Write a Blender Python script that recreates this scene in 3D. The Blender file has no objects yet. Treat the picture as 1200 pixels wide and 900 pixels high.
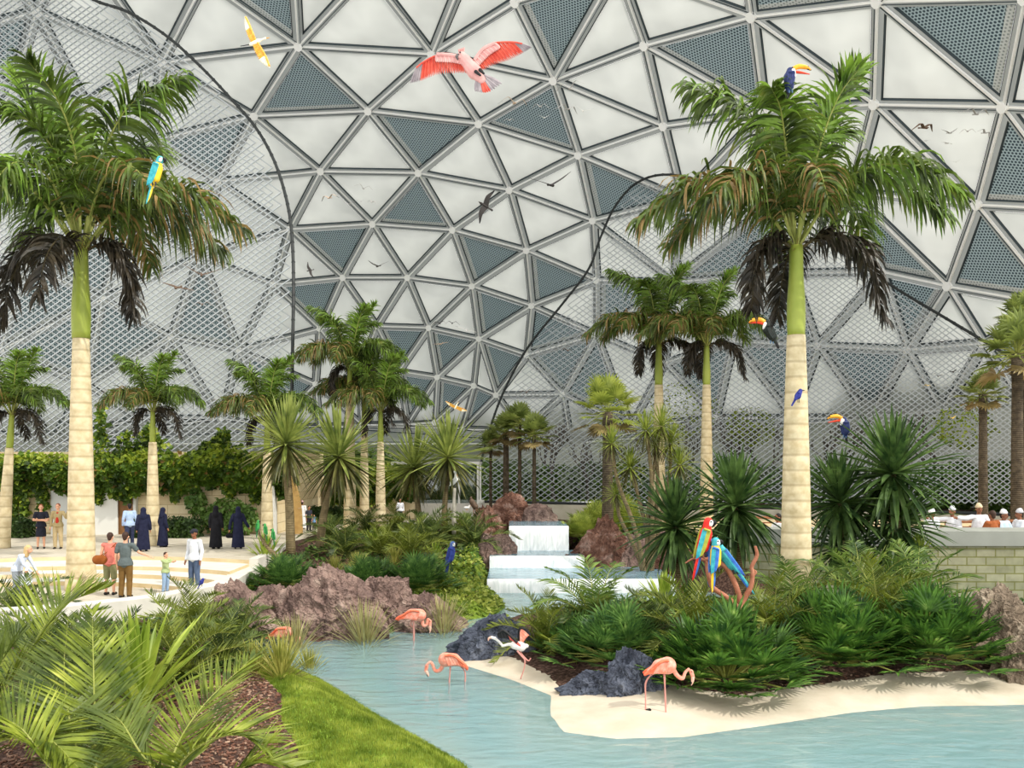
import bpy, bmesh, math, random
import numpy as np
from mathutils import Vector, Matrix, Quaternion, noise
from mathutils.geometry import delaunay_2d_cdt, tessellate_polygon
PI = math.pi
sc = bpy.context.scene
COL = sc.collection
ZC, HOR, F = 4.5, 540.0, 1000.0

# ---------------------------------------------------------------- helpers
def g(px, py, z=0.0):
    """where the sight line through a pixel meets the level z"""
    Y = (ZC - z) * F / (py - HOR)
    return Vector(((px - 600) * Y / F, Y, z))
def at(px, py, Y):
    return Vector(((px - 600) * Y / F, Y, ZC - (py - HOR) * Y / F))
def lin(c):
    return tuple((v / 255 / 12.92 if v / 255 <= 0.04045 else ((v / 255 + 0.055) / 1.055) ** 2.4) for v in c) + (1.0,)
def link(o, parent=None):
    COL.objects.link(o)
    if parent is not None: o.parent = parent
    return o
def tag(o, label=None, cat=None, group=None, kind=None):
    if label: o['label'] = label
    if cat: o['category'] = cat
    if group: o['group'] = group
    if kind: o['kind'] = kind
    return o
def empty(name, loc=(0, 0, 0), rz=0, label=None, cat=None, group=None, kind=None, scale=1):
    o = bpy.data.objects.new(name, None)
    o.location = loc; o.rotation_euler = (0, 0, rz); o.scale = (scale,) * 3
    o.empty_display_size = 0.1
    link(o); tag(o, label, cat, group, kind)
    return o
def children(o):
    return [c for c in o.children]
def copy_tree(o, parent=None):
    c = o.copy(); COL.objects.link(c)
    if parent is not None: c.parent = parent
    for ch in children(o): copy_tree(ch, c)
    return c
class MB:
    def __init__(s): s.v = []; s.f = []; s.m = []; s.cur = 0; s.uv = None
    def add(s, vs, fs, m=None):
        b = len(s.v); s.v.extend(tuple(v) for v in vs)
        for f in fs:
            s.f.append(tuple(i + b for i in f)); s.m.append(s.cur if m is None else m)
    def box(s, x0, x1, y0, y1, z0, z1, M=None):
        vs = [Vector(p) for p in ((x0,y0,z0),(x1,y0,z0),(x1,y1,z0),(x0,y1,z0),(x0,y0,z1),(x1,y0,z1),(x1,y1,z1),(x0,y1,z1))]
        if M is not None: vs = [M @ v for v in vs]
        s.add(vs, [(0,3,2,1),(4,5,6,7),(0,1,5,4),(1,2,6,5),(2,3,7,6),(3,0,4,7)])
    def beam(s, a, b, w, h, up=Vector((0, 0, 1))):
        a, b = Vector(a), Vector(b); t = (b - a).normalized()
        sd = t.cross(up)
        if sd.length < 1e-4: sd = Vector((1, 0, 0))
        sd.normalize(); u = sd.cross(t).normalized()
        vs = [p + sd * x * w / 2 + u * y * h / 2 for p in (a, b) for x, y in ((-1,-1),(1,-1),(1,1),(-1,1))]
        s.add(vs, [(0,3,2,1),(4,5,6,7),(0,1,5,4),(1,2,6,5),(2,3,7,6),(3,0,4,7)])
    def tube(s, pts, rads, n=8, cap=True, squash=None):
        pts = [Vector(p) for p in pts]
        if not hasattr(rads, '__len__'): rads = [rads] * len(pts)
        T = [(pts[min(i + 1, len(pts) - 1)] - pts[max(i - 1, 0)]).normalized() for i in range(len(pts))]
        ref = Vector((0, 0, 1)) if abs(T[0].z) < .9 else Vector((1, 0, 0))
        sd = T[0].cross(ref).normalized()
        vs = []
        for p, t, r in zip(pts, T, rads):
            sd = (sd - t * sd.dot(t)).normalized(); u = t.cross(sd)
            for k in range(n):
                a = 2 * PI * k / n
                vs.append(p + (sd * math.cos(a) + u * math.sin(a) * (squash or 1)) * r)
        fs = []
        for i in range(len(pts) - 1):
            for k in range(n):
                k2 = (k + 1) % n
                fs.append((i*n+k, i*n+k2, (i+1)*n+k2, (i+1)*n+k))
        if cap:
            fs.append(tuple(range(n - 1, -1, -1))); fs.append(tuple((len(pts)-1)*n + k for k in range(n)))
        s.add(vs, fs)
    def rings(s, rr, n=16, cap=True):
        """rr: list of (centre, rx, ry) horizontal ellipses, bottom to top"""
        vs = []
        for c, rx, ry in rr:
            for k in range(n):
                a = 2 * PI * k / n
                vs.append((c[0] + rx * math.cos(a), c[1] + ry * math.sin(a), c[2]))
        fs = []
        for i in range(len(rr) - 1):
            for k in range(n):
                k2 = (k + 1) % n
                fs.append((i*n+k, i*n+k2, (i+1)*n+k2, (i+1)*n+k))
        if cap:
            fs.append(tuple(range(n - 1, -1, -1))); fs.append(tuple((len(rr)-1)*n + k for k in range(n)))
        s.add(vs, fs)
    def ball(s, c, r, M=None, seg=12, rg=8):
        c = Vector(c)
        if not hasattr(r, '__len__'): r = (r, r, r)
        vs = [Vector((0, 0, -r[2]))]
        for i in range(1, rg):
            t = -PI/2 + PI * i / rg
            for k in range(seg):
                a = 2 * PI * k / seg
                vs.append(Vector((r[0]*math.cos(t)*math.cos(a), r[1]*math.cos(t)*math.sin(a), r[2]*math.sin(t))))
        vs.append(Vector((0, 0, r[2])))
        if M is not None: vs = [M @ v for v in vs]
        vs = [v + c for v in vs]
        fs = [(0, 1 + (k + 1) % seg, 1 + k) for k in range(seg)]
        for i in range(rg - 2):
            for k in range(seg):
                a = 1 + i*seg; k2 = (k + 1) % seg
                fs.append((a+k, a+k2, a+seg+k2, a+seg+k))
        L = len(vs) - 1; a = 1 + (rg-2)*seg
        fs += [(a + k, a + (k + 1) % seg, L) for k in range(seg)]
        s.add(vs, fs)
    def mesh(s, name, mats, smooth=False):
        me = bpy.data.meshes.new(name)
        me.from_pydata(s.v, [], s.f)
        if not isinstance(mats, (list, tuple)): mats = [mats]
        for m in mats: me.materials.append(m)
        if any(s.m): me.polygons.foreach_set('material_index', s.m)
        if smooth: me.polygons.foreach_set('use_smooth', [True] * len(s.f))
        if s.uv:
            l = me.uv_layers.new(name='UVMap')
            for p in me.polygons:
                for li, vi in zip(p.loop_indices, p.vertices): l.data[li].uv = s.uv[vi]
        me.update()
        return me
    def build(s, name, mats, parent=None, smooth=False, **k):
        o = bpy.data.objects.new(name, s.mesh(name, mats, smooth)); link(o, parent); tag(o, **k)
        return o
def mesh_obj(name, me, parent=None, **k):
    o = bpy.data.objects.new(name, me); link(o, parent); tag(o, **k); return o
def catmull(P, n):
    P = [Vector(p) for p in P]
    Q = [P[0] * 2 - P[1]] + P + [P[-1] * 2 - P[-2]]
    out = []
    m = len(P) - 1
    for j in range(n + 1):
        t = j / n * m; i = min(int(t), m - 1); u = t - i
        a, b, c, d = Q[i:i+4]
        out.append(0.5 * ((2*b) + (c-a)*u + (2*a-5*b+4*c-d)*u*u + (3*b-a-3*c+d)*u**3))
    return out
# ---------------------------------------------------------------- materials
MATS = {}
def nt(name):
    m = bpy.data.materials.new(name); m.use_nodes = True
    n = m.node_tree; n.nodes.clear(); return m, n
def N(n, t, **k):
    x = n.nodes.new(t)
    for a, v in k.items():
        if a in ('operation', 'blend_type', 'noise_dimensions', 'feature', 'distance', 'data_type', 'interpolation', 'attribute_name', 'bands_direction', 'wave_type', 'offset', 'squash'): setattr(x, a, v)
    return x
def setin(x, **k):
    for a, v in k.items():
        x.inputs[a.replace('_', ' ')].default_value = v
def ramp(n, fac, stops):
    r = n.nodes.new('ShaderNodeValToRGB'); e = r.color_ramp.elements
    while len(e) > len(stops): e.remove(e[-1])
    while len(e) < len(stops): e.new(0.5)
    for el, (p, c) in zip(e, stops): el.position = p; el.color = lin(c)
    n.links.new(fac, r.inputs[0]); return r.outputs[0]
def coord(n, kind='Object', scale=(1, 1, 1)):
    t = n.nodes.new('ShaderNodeTexCoord'); mp = n.nodes.new('ShaderNodeMapping')
    mp.inputs['Scale'].default_value = scale
    n.links.new(t.outputs[kind], mp.inputs[0]); return mp.outputs[0]
def matte(name, c1, c2=None, scale=5, rough=0.8, bump=0.0, bscale=None, det=4, spec=0.3, stops=None, cs=(1,1,1), metal=0, emis=None):
    if name in MATS: return MATS[name]
    m, n = nt(name)
    out = n.nodes.new('ShaderNodeOutputMaterial'); b = n.nodes.new('ShaderNodeBsdfPrincipled')
    n.links.new(b.outputs[0], out.inputs[0])
    b.inputs['Roughness'].default_value = rough; b.inputs['Specular IOR Level'].default_value = spec
    b.inputs['Metallic'].default_value = metal
    v = coord(n, 'Object', cs)
    if c2 is None and stops is None: b.inputs['Base Color'].default_value = lin(c1)
    else:
        t = n.nodes.new('ShaderNodeTexNoise'); t.inputs['Scale'].default_value = scale; t.inputs['Detail'].default_value = det
        n.links.new(v, t.inputs['Vector'])
        n.links.new(ramp(n, t.outputs[0], stops or [(0.32, c1), (0.68, c2)]), b.inputs['Base Color'])
    if bump:
        t2 = n.nodes.new('ShaderNodeTexNoise'); t2.inputs['Scale'].default_value = bscale or scale * 3; t2.inputs['Detail'].default_value = 6
        n.links.new(v, t2.inputs['Vector'])
        bp = n.nodes.new('ShaderNodeBump'); bp.inputs['Strength'].default_value = bump; bp.inputs['Distance'].default_value = 0.05
        n.links.new(t2.outputs[0], bp.inputs['Height']); n.links.new(bp.outputs[0], b.inputs['Normal'])
    MATS[name] = m; return m
def leafmat(name, c1, c2, scale=3.0, trans=0.35, rough=0.45, c3=None, spec=0.4):
    if name in MATS: return MATS[name]
    m, n = nt(name); out = n.nodes.new('ShaderNodeOutputMaterial')
    v = coord(n, 'Object')
    t = n.nodes.new('ShaderNodeTexNoise'); t.inputs['Scale'].default_value = scale; t.inputs['Detail'].default_value = 3
    n.links.new(v, t.inputs['Vector'])
    st = [(0.35, c1), (0.62, c2)] + ([(0.75, c3)] if c3 else [])
    c = ramp(n, t.outputs[0], st)
    b = n.nodes.new('ShaderNodeBsdfPrincipled'); b.inputs['Roughness'].default_value = rough
    b.inputs['Specular IOR Level'].default_value = spec
    n.links.new(c, b.inputs['Base Color'])
    tr = n.nodes.new('ShaderNodeBsdfTranslucent'); n.links.new(c, tr.inputs[0])
    mx = n.nodes.new('ShaderNodeMixShader'); mx.inputs[0].default_value = trans
    n.links.new(b.outputs[0], mx.inputs[1]); n.links.new(tr.outputs[0], mx.inputs[2]); n.links.new(mx.outputs[0], out.inputs[0])
    MATS[name] = m; return m
def brickmat(name, c1, c2, mortar, bw, bh, ms=0.02, bump=0.4, vec='Object', rot=(PI/2, 0, 0), noise_amt=0.35):
    m, n = nt(name); out = n.nodes.new('ShaderNodeOutputMaterial'); b = n.nodes.new('ShaderNodeBsdfPrincipled')
    n.links.new(b.outputs[0], out.inputs[0]); b.inputs['Roughness'].default_value = 0.85; b.inputs['Specular IOR Level'].default_value = 0.2
    t = n.nodes.new('ShaderNodeTexCoord'); mp = n.nodes.new('ShaderNodeMapping'); mp.inputs['Rotation'].default_value = rot
    n.links.new(t.outputs[vec], mp.inputs[0])
    br = n.nodes.new('ShaderNodeTexBrick'); br.inputs['Scale'].default_value = 1
    br.inputs['Brick Width'].default_value = bw; br.inputs['Row Height'].default_value = bh; br.inputs['Mortar Size'].default_value = ms
    br.inputs['Color1'].default_value = lin(c1); br.inputs['Color2'].default_value = lin(c2); br.inputs['Mortar'].default_value = lin(mortar)
    n.links.new(mp.outputs[0], br.inputs['Vector'])
    nz = n.nodes.new('ShaderNodeTexNoise'); nz.inputs['Scale'].default_value = 4; nz.inputs['Detail'].default_value = 8
    n.links.new(t.outputs[vec], nz.inputs['Vector'])
    mx = n.nodes.new('ShaderNodeMixRGB'); mx.blend_type = 'OVERLAY'; mx.inputs[0].default_value = noise_amt
    n.links.new(br.outputs[0], mx.inputs[1]); n.links.new(nz.outputs[0], mx.inputs[2]); n.links.new(mx.outputs[0], b.inputs['Base Color'])
    bp = n.nodes.new('ShaderNodeBump'); bp.inputs['Strength'].default_value = bump; bp.inputs['Distance'].default_value = 0.03; bp.invert = True
    n.links.new(br.outputs['Fac'], bp.inputs['Height']); n.links.new(bp.outputs[0], b.inputs['Normal'])
    MATS[name] = m; return m
def perfmat(name, hole, metalc, pitch, r):
    """hexagonally perforated sheet, dots laid out in metres on the sheet's own UV"""
    m, n = nt(name); out = n.nodes.new('ShaderNodeOutputMaterial'); b = n.nodes.new('ShaderNodeBsdfPrincipled')
    n.links.new(b.outputs[0], out.inputs[0]); b.inputs['Roughness'].default_value = 0.5; b.inputs['Specular IOR Level'].default_value = 0.2
    uv = n.nodes.new('ShaderNodeUVMap')
    ds = []
    for off in (0.0, 0.5):
        mp = n.nodes.new('ShaderNodeMapping'); mp.inputs['Scale'].default_value = (1/pitch, 1/pitch/1.732, 1)
        mp.inputs['Location'].default_value = (off, off, 0)
        n.links.new(uv.outputs[0], mp.inputs[0])
        fr = n.nodes.new('ShaderNodeVectorMath'); fr.operation = 'FRACTION'; n.links.new(mp.outputs[0], fr.inputs[0])
        sb = n.nodes.new('ShaderNodeVectorMath'); sb.operation = 'SUBTRACT'; sb.inputs[1].default_value = (0.5, 0.5, 0); n.links.new(fr.outputs[0], sb.inputs[0])
        ml = n.nodes.new('ShaderNodeVectorMath'); ml.operation = 'MULTIPLY'; ml.inputs[1].default_value = (1, 1.732, 0); n.links.new(sb.outputs[0], ml.inputs[0])
        ln = n.nodes.new('ShaderNodeVectorMath'); ln.operation = 'LENGTH'; n.links.new(ml.outputs[0], ln.inputs[0]); ds.append(ln.outputs['Value'])
    mn = n.nodes.new('ShaderNodeMath'); mn.operation = 'MINIMUM'; n.links.new(ds[0], mn.inputs[0]); n.links.new(ds[1], mn.inputs[1])
    cr = ramp(n, mn.outputs[0], [(r - 0.04, hole), (r + 0.04, metalc)])
    n.links.new(cr, b.inputs['Base Color'])
    MATS[name] = m; return m

# ---------------------------------------------------------------- camera, sun, sky
cam = bpy.data.cameras.new('camera'); co = bpy.data.objects.new('camera', cam); link(co); sc.camera = co
co.location = (0, 0, ZC); co.rotation_euler = (PI/2, 0, 0)
cam.sensor_width = 36; cam.lens = 30; cam.shift_y = (HOR - 450) / 1200; cam.clip_end = 400; cam.clip_start = 0.1
sun = bpy.data.lights.new('sun', 'SUN'); sun.energy = 2.8; sun.angle = math.radians(0.6); sun.color = (1.0, 0.95, 0.86)
so = bpy.data.objects.new('sun', sun); link(so)
sdir = Vector((0.74, -0.42, 0.86)).normalized()        # towards the sun
so.rotation_euler = sdir.to_track_quat('Z', 'Y').to_euler()
w = bpy.data.worlds.new('world'); sc.world = w; w.use_nodes = True
wn = w.node_tree; bg = wn.nodes['Background']; bg.inputs[0].default_value = (1.0, 0.985, 0.96, 1); bg.inputs[1].default_value = 1.8
sc.view_settings.view_transform = 'Standard'; sc.view_settings.look = 'None'; sc.view_settings.gamma = 1; sc.view_settings.exposure = 0.0
sc.view_settings.use_curve_mapping = False
sc.cycles.max_bounces = 6; sc.cycles.transparent_max_bounces = 12; sc.cycles.diffuse_bounces = 3; sc.cycles.glossy_bounces = 3
sc.cycles.use_denoising = True; sc.cycles.caustics_reflective = False; sc.cycles.caustics_refractive = False
sc.cycles.sample_clamp_indirect = 4

# ---------------------------------------------------------------- dome
DC, DR = Vector((-15, 35, 0)), (50.0, 52.0, 36.0)
def dome_pt(px, py):
    d = Vector(((px-600)/F, 1, -(py-HOR)/F)); o = Vector((0, 0, ZC)) - DC
    A = sum((d[i]/DR[i])**2 for i in range(3)); B = 2*sum(d[i]*o[i]/DR[i]**2 for i in range(3)); Cc = sum((o[i]/DR[i])**2 for i in range(3)) - 1
    t = (-B + math.sqrt(B*B - 4*A*Cc)) / (2*A)
    return Vector((0, 0, ZC)) + d * t
NODES = [(350,53),(376,200),(298,135),(432,129),(437,262),(340,268),(190,72),(42,12),(177,165),(255,212),(402,325),(320,333),(507,62),
 (562,144),(605,1),(650,93),(757,52),(779,147),(679,181),(491,202),(598,222),(696,258),(531,269),(618,293),(883,18),(1031,0),(1027,121),
 (1179,124),(1148,239),(1113,335),(478,325),(442,382),(503,384),(554,335),(624,358),(562,397),(618,416),(513,442),(468,435),(556,452),
 (478,497),(510,495),(542,503),(582,463),(700,328),(375,385),(420,442),(370,450),(425,498),(375,500),
 (897,130),(905,238),(1000,225),(800,232),(1205,-5),(1270,245),(1330,130),(1245,358),(1155,402),(930,320),(1035,318),(790,330),(700,392),
 (860,400),(780,425),(960,405),(1065,410),(660,462),(740,500),(840,490),(930,490),(1020,490),(1105,480),(1200,470),(1290,460),(615,505),(670,520),
 (240,-25),(432,-35),(570,-92),(725,-38),(870,-72),(1120,-115),(960,-150),(780,-150),(640,-180),(480,-150),(340,-110),(190,-130),(90,-70),(1290,-110),(1400,20),(1400,350),(1340,420),
 (100,118),(15,105),(-60,40),(-40,-90),(50,215),(150,262),(-40,175),(235,300),(120,350),(30,310),(-60,290),(200,395),(280,410),(100,450),(0,410),(-90,400),(160,490),(260,490),(60,520),(-50,500),(320,500),(-140,100),(-160,300),(-160,480),(-150,-50)]
PERF = [(340,8),(360,95),(672,47),(495,160),(625,140),(484,238),(712,215),(400,287),(570,297),(650,325),(583,360),(645,385),(576,420),(528,405),(470,408),
 (528,470),(566,472),(490,462),(355,352),(845,60),(1120,40),(955,0),(1190,190),(1170,310),(1050,290),(15,70),(235,170),(215,250),(130,190),(60,380),(160,410),(-20,240),
 (640,440),(870,300),(930,370),(760,350),(820,450),(1000,440),(1070,370),(900,440),(1200,430),(700,470),(245,350),(100,300),(440,470),(300,450)]
cdt = delaunay_2d_cdt([Vector(p) for p in NODES], [(NODES.index(a), NODES.index(b)) for a, b in [
 ((883,18),(897,130)),((757,52),(897,130)),((1031,0),(1179,124)),((1000,225),(1148,239)),((1027,121),(1148,239)),((1027,121),(1000,225)),((650,93),(679,181)),((562,144),(679,181)),
 ((618,293),(624,358)),((618,293),(700,328)),((1000,225),(1113,335)),((883,18),(1027,121)),((897,130),(1000,225))]], [], 0, 1e-5)
verts2, tris = cdt[0], cdt[2]
DP = [dome_pt(v[0], v[1]) for v in verts2]
M_strut = matte('dome_strut_white', (250,250,248), rough=0.4)
M_ring = matte('dome_flashing_grey', (160,164,163), rough=0.6)
M_gap = matte('dome_gap_dark', (62,72,76), rough=0.9)  # dark paint for recessed panel joints and the shadow line beside struts
def membrane(m, amt):
    n = m.node_tree; b = next(x for x in n.nodes if x.type == 'BSDF_PRINCIPLED'); out = next(x for x in n.nodes if x.type == 'OUTPUT_MATERIAL')
    tr = n.nodes.new('ShaderNodeBsdfTranslucent'); mx = n.nodes.new('ShaderNodeMixShader'); mx.inputs[0].default_value = amt
    if b.inputs['Base Color'].links: n.links.new(b.inputs['Base Color'].links[0].from_socket, tr.inputs[0])
    else: tr.inputs[0].default_value = b.inputs['Base Color'].default_value
    n.links.new(b.outputs[0], mx.inputs[1]); n.links.new(tr.outputs[0], mx.inputs[2]); n.links.new(mx.outputs[0], out.inputs[0]); return m
M_cush = matte('dome_cushion', (190,193,190), (209,212,208), scale=0.35, rough=0.45, bump=0.25, bscale=0.5, spec=0.35, det=2)
M_perf = perfmat('dome_perforated', (50,64,72), (150,166,170), 0.2, 0.34)
M_perfw = perfmat('dome_perforated_pale', (190,194,192), (250,250,248), 0.2, 0.26)
membrane(M_cush, .38); membrane(M_ring, .25); membrane(M_perf, .18); membrane(M_perfw, .5)
ceiling = empty('ceiling', DC, label='white steel geodesic dome with triangular cushions and perforated panels arching over the garden', kind='structure')
def ptin(p, a, b, c):
    s = lambda u, v, q: (v[0]-u[0])*(q[1]-u[1]) - (v[1]-u[1])*(q[0]-u[0])
    d = (s(a,b,p), s(b,c,p), s(c,a,p)); return all(x >= 0 for x in d) or all(x <= 0 for x in d)
edges = set()
for ti in tris:
    a, b, c = [DP[i] for i in ti]; p2 = [verts2[i] for i in ti]
    cen = (a + b + c) / 3
    inw = (DC + Vector((0, 0, 5)) - cen).normalized()
    nrm = (b - a).cross(c - a).normalized()
    if nrm.dot(inw) < 0: a, c = c, a; nrm = -nrm
    T = [a, b, c]
    for i in range(3):
        u, v = ti[i], ti[(i + 1) % 3]; edges.add((min(u, v), max(u, v)))
    per = (b-a).length + (c-b).length + (a-c).length; area = (b-a).cross(c-a).length / 2; rin = 2 * area / per
    inc = (a * (b-c).length + b * (c-a).length + c * (a-b).length) / per
    if rin < 0.3: continue
    perf = any(ptin(q, *p2) for q in PERF)
    sc_ = lambda d: [inc + (p - inc) * (1 - d / rin) for p in T]
    R0, R1, R2 = sc_(0.0), sc_(min(0.32, rin*.26)), sc_(min(0.38, rin*.31))
    mb = MB(); k = 0
    ux = (b - a).normalized(); uy = nrm.cross(ux); uv = []
    def put(v): 
        mb.v.append(tuple(v - cen)); d = v - a; uv.append((d.dot(ux), d.dot(uy))); return len(mb.v) - 1
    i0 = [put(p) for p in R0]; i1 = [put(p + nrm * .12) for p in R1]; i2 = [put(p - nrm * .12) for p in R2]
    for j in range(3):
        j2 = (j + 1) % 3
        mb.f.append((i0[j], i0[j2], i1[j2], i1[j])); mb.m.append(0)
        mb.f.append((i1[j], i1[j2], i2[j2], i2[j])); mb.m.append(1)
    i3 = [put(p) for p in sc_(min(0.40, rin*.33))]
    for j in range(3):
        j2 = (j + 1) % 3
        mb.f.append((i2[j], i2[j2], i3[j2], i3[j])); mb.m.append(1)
    # cushion / sheet surface
    q = sc_(min(0.40, rin*.33)); n_ = 1 if perf else 8; idx = {}
    for r in range(n_ + 1):
        for s2 in range(n_ + 1 - r):
            t2 = n_ - r - s2; p = (q[0]*r + q[1]*s2 + q[2]*t2) / n_
            bul = 0 if perf else 27 * (r*s2*t2) / n_**3 * 0.32
            idx[(r, s2)] = put(p + nrm * (0.02 + bul))
    for r in range(n_):
        for s2 in range(n_ - r):
            mb.f.append((idx[(r,s2)], idx[(r+1,s2)], idx[(r,s2+1)])); mb.m.append(2)
            if r + s2 < n_ - 1: mb.f.append((idx[(r+1,s2)], idx[(r+1,s2+1)], idx[(r,s2+1)])); mb.m.append(2)
    if perf:   # pale perforated strip along the lowest side
        low = min(range(3), key=lambda j: (q[j] + q[(j+1)%3]).z + .45*(q[j] + q[(j+1)%3]).x); a1, b1 = q[low], q[(low+1)%3]; c1 = q[(low+2)%3]
        w_ = min(0.14, 0.42 / rin * .33)
        ids = [put(p + nrm*.06) for p in (a1, b1, b1.lerp(c1, w_), a1.lerp(c1, w_))]
        mb.f.append(tuple(ids)); mb.m.append(3)
    mb.uv = uv
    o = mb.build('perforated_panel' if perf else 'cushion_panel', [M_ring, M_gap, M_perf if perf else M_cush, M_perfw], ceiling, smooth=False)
    for p in o.data.polygons:
        if p.material_index == 2 and not perf: p.use_smooth = True
    o.location = cen - DC
mb = MB()
for u, v in edges:
    a, b = DP[u] - DC, DP[v] - DC; up = ((Vector((0,0,5)) - (a + b)/2)).normalized()
    mb.beam(a + up*.16, b + up*.16, 0.11, 0.10, up)
used = sorted({i for e in edges for i in e})
for i in used:
    p = DP[i] - DC; up = (Vector((0,0,5)) - p).normalized()
    mb.tube([p + up*.1, p + up*.32], 0.30, 8)
mb.build('strut_frame', M_strut, ceiling)
mb = MB()     # thin dark rods painted in as the shadow line beside each strut
for u, v in edges:
    a, b = DP[u] - DC, DP[v] - DC; up = ((Vector((0,0,5)) - (a + b)/2)).normalized(); sd = (b - a).cross(up).normalized() * 0.17
    mb.beam(a + sd + up*.16, b + sd + up*.16, 0.035, 0.035, up)
mb.build('strut_shadow_line', M_gap, ceiling)
# ring wall carrying the dome
M_ringwall = matte('ring_wall_plaster', (188,190,184), (200,201,196), scale=0.4, rough=0.8)
membrane(M_ringwall, .45)
mb = MB(); prof = []
for px in range(-260, 1500, 20):
    a = dome_pt(px, 500 if px < 640 else (492 if px < 1000 else 462)); prof.append(a)
for a, b in zip(prof[:-1], prof[1:]):
    k = 1.0
    vs = [Vector((a.x, a.y, 1.5)), Vector((b.x, b.y, 1.5)), Vector((b.x, b.y, b.z + 1.2)), Vector((a.x, a.y, a.z + 1.2))]
    vs += [v + (v - DC).normalized() * 0.8 for v in vs]
    for v in vs[4:]: v.z -= 0
    mb.add(vs, [(0,1,2,3),(5,4,7,6),(0,4,5,1),(3,2,6,7)])
mb.build('wall_back', M_ringwall, label='pale curved ring wall carrying the foot of the dome', kind='structure')
# ---------------------------------------------------------------- land and water
def W(pts, z=0.0): return [(lambda v: (v.x, v.y))(g(px, py, z)) for px, py in pts]
LEFTBANK = W([(582,700),(592,712),(575,722),(540,728),(500,735),(450,742),(400,748),(372,752),(340,748),(305,742),(285,755),(290,775),(330,790),(375,797),(400,812),(440,838),(490,866),(545,898),(565,925),(620,1100)])
LAND = [(-60, 6), (-60, 66), (60, 66), (60, 28.3), (7.6, 28.3), (6.6, 29.6), (5.7, 32.6), (2.9, 32.7), (2.7, 34.7), (2.35, 34.8), (2.35, 37.6), (-.15, 37.6), (-.15, 34.8), (-.8, 34.6), (-.9, 32.5), (-.8, 29.2)] + LEFTBANK + [(0.15, 6)]
ISLAND = W([(528,765),(540,750),(575,733),(610,720),(650,713),(700,711),(800,711),(1000,711),(1110,711),(1200,712),(1500,712)]) + [(34, 20), (30, 14.5)] + W([(1500,826),(1200,826),(1080,828),(1000,835),(900,850),(800,864),(720,866),(660,858),(645,838),(645,815),(600,797),(545,780)])
SAND = W([(500,765),(545,764),(600,776),(640,794),(655,807),(740,811),(860,824),(960,811),(1040,800),(1200,795),(1600,790)]) + [(40, 10), (-4, 10)]
LAWN = W([(305,792),(330,786),(360,788),(380,797),(420,815),(470,850),(560,900),(620,1100)]) + [(-1.8, 6)] + W([(350,915),(330,890),(330,865),(312,840),(292,812)])
COVER = W([(470,706),(520,694),(560,670),(590,662),(600,700),(600,725),(520,740),(450,742)]) + []
COVER2 = W([(170,700),(225,702),(262,690),(290,668),(300,690),(240,735),(180,730)], .6)
PLAZA = [(-8.5, 60), (-5.0, 46), (-7.6, 41), (-8.8, 34), (-8.7, 28), (-8.7, 25), (-9.6, 21.9), (-12.2, 20.3), (-30, 18.5), (-60, 18.5), (-60, 60)]
def inside(P, X, Y):
    r = np.zeros(X.shape, bool); n = len(P)
    for i in range(n):
        (x1, y1), (x2, y2) = P[i], P[(i+1) % n]
        if y1 == y2: continue
        c = ((y1 > Y) != (y2 > Y)) & (X < (x2-x1)*(Y-y1)/(y2-y1) + x1); r ^= c
    return r
def edist(P, X, Y):
    d = np.full(X.shape, 1e9); n = len(P)
    for i in range(n):
        (x1, y1), (x2, y2) = P[i], P[(i+1) % n]; dx, dy = x2-x1, y2-y1; L = dx*dx+dy*dy + 1e-9
        t = np.clip(((X-x1)*dx+(Y-y1)*dy)/L, 0, 1); d = np.minimum(d, np.hypot(X-x1-t*dx, Y-y1-t*dy))
    return d
def sstep(x, a, b):
    t = np.clip((x-a)/(b-a), 0, 1); return t*t*(3-2*t)
def height(X, Y):
    X = np.asarray(X, float); Y = np.asarray(Y, float)
    inA, inI = inside(LAND, X, Y), inside(ISLAND, X, Y)
    dA, dI = edist(LAND, X, Y), edist(ISLAND, X, Y)
    foot = 62 - 14*np.clip((X/Y*F + 40)/585, 0, 1.3)
    hm = 0.45 + 0.85*sstep(Y, 24, 36) - 0.85*sstep(Y, 41, 43)*sstep(X, -6, -3) + 1.05*sstep(Y - foot, 0.1, .5)*sstep(X, -6, -3)
    hm += 0.35*np.exp(-(((X+3.4)/1.6)**2 + ((Y-15.8)/2.4)**2)) + 0.25*np.exp(-(((X+5.5)/2.5)**2 + ((Y-31)/3)**2))
    hm += 0.06*np.sin(X*1.7+Y*.6)*np.cos(Y*1.3-X*.4)
    inP = inside(PLAZA, X, Y)
    slope = 0.55 + 1.6*sstep(Y, 28.5, 30.5)
    hA = np.minimum(hm, dA*slope)
    hA = np.where(inP, np.minimum(hA, 0.3), hA)
    hmi = 0.75 + 0.05*np.sin(X*2.1)*np.cos(Y*1.9)
    hI = np.minimum(hmi, dI*0.11 + np.maximum(dI-2.2, 0)*0.25)
    hW = -np.minimum(0.7, np.minimum(dA, dI)*0.20)
    return np.where(inA, hA, np.where(inI, hI, hW))
def gz(x, y): return float(height(np.array([x]), np.array([y]))[0])
def gp(px, py, it=6):
    """ground point seen through a pixel"""
    Ys = np.linspace(8, 60, 800); Xs = (px-600)*Ys/F; Zr = ZC - (py-HOR)*Ys/F; H = height(Xs, Ys)
    i = int(np.argmax(Zr <= np.maximum(H, -0.3))); return Vector((Xs[i], Ys[i], H[i]))

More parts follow.
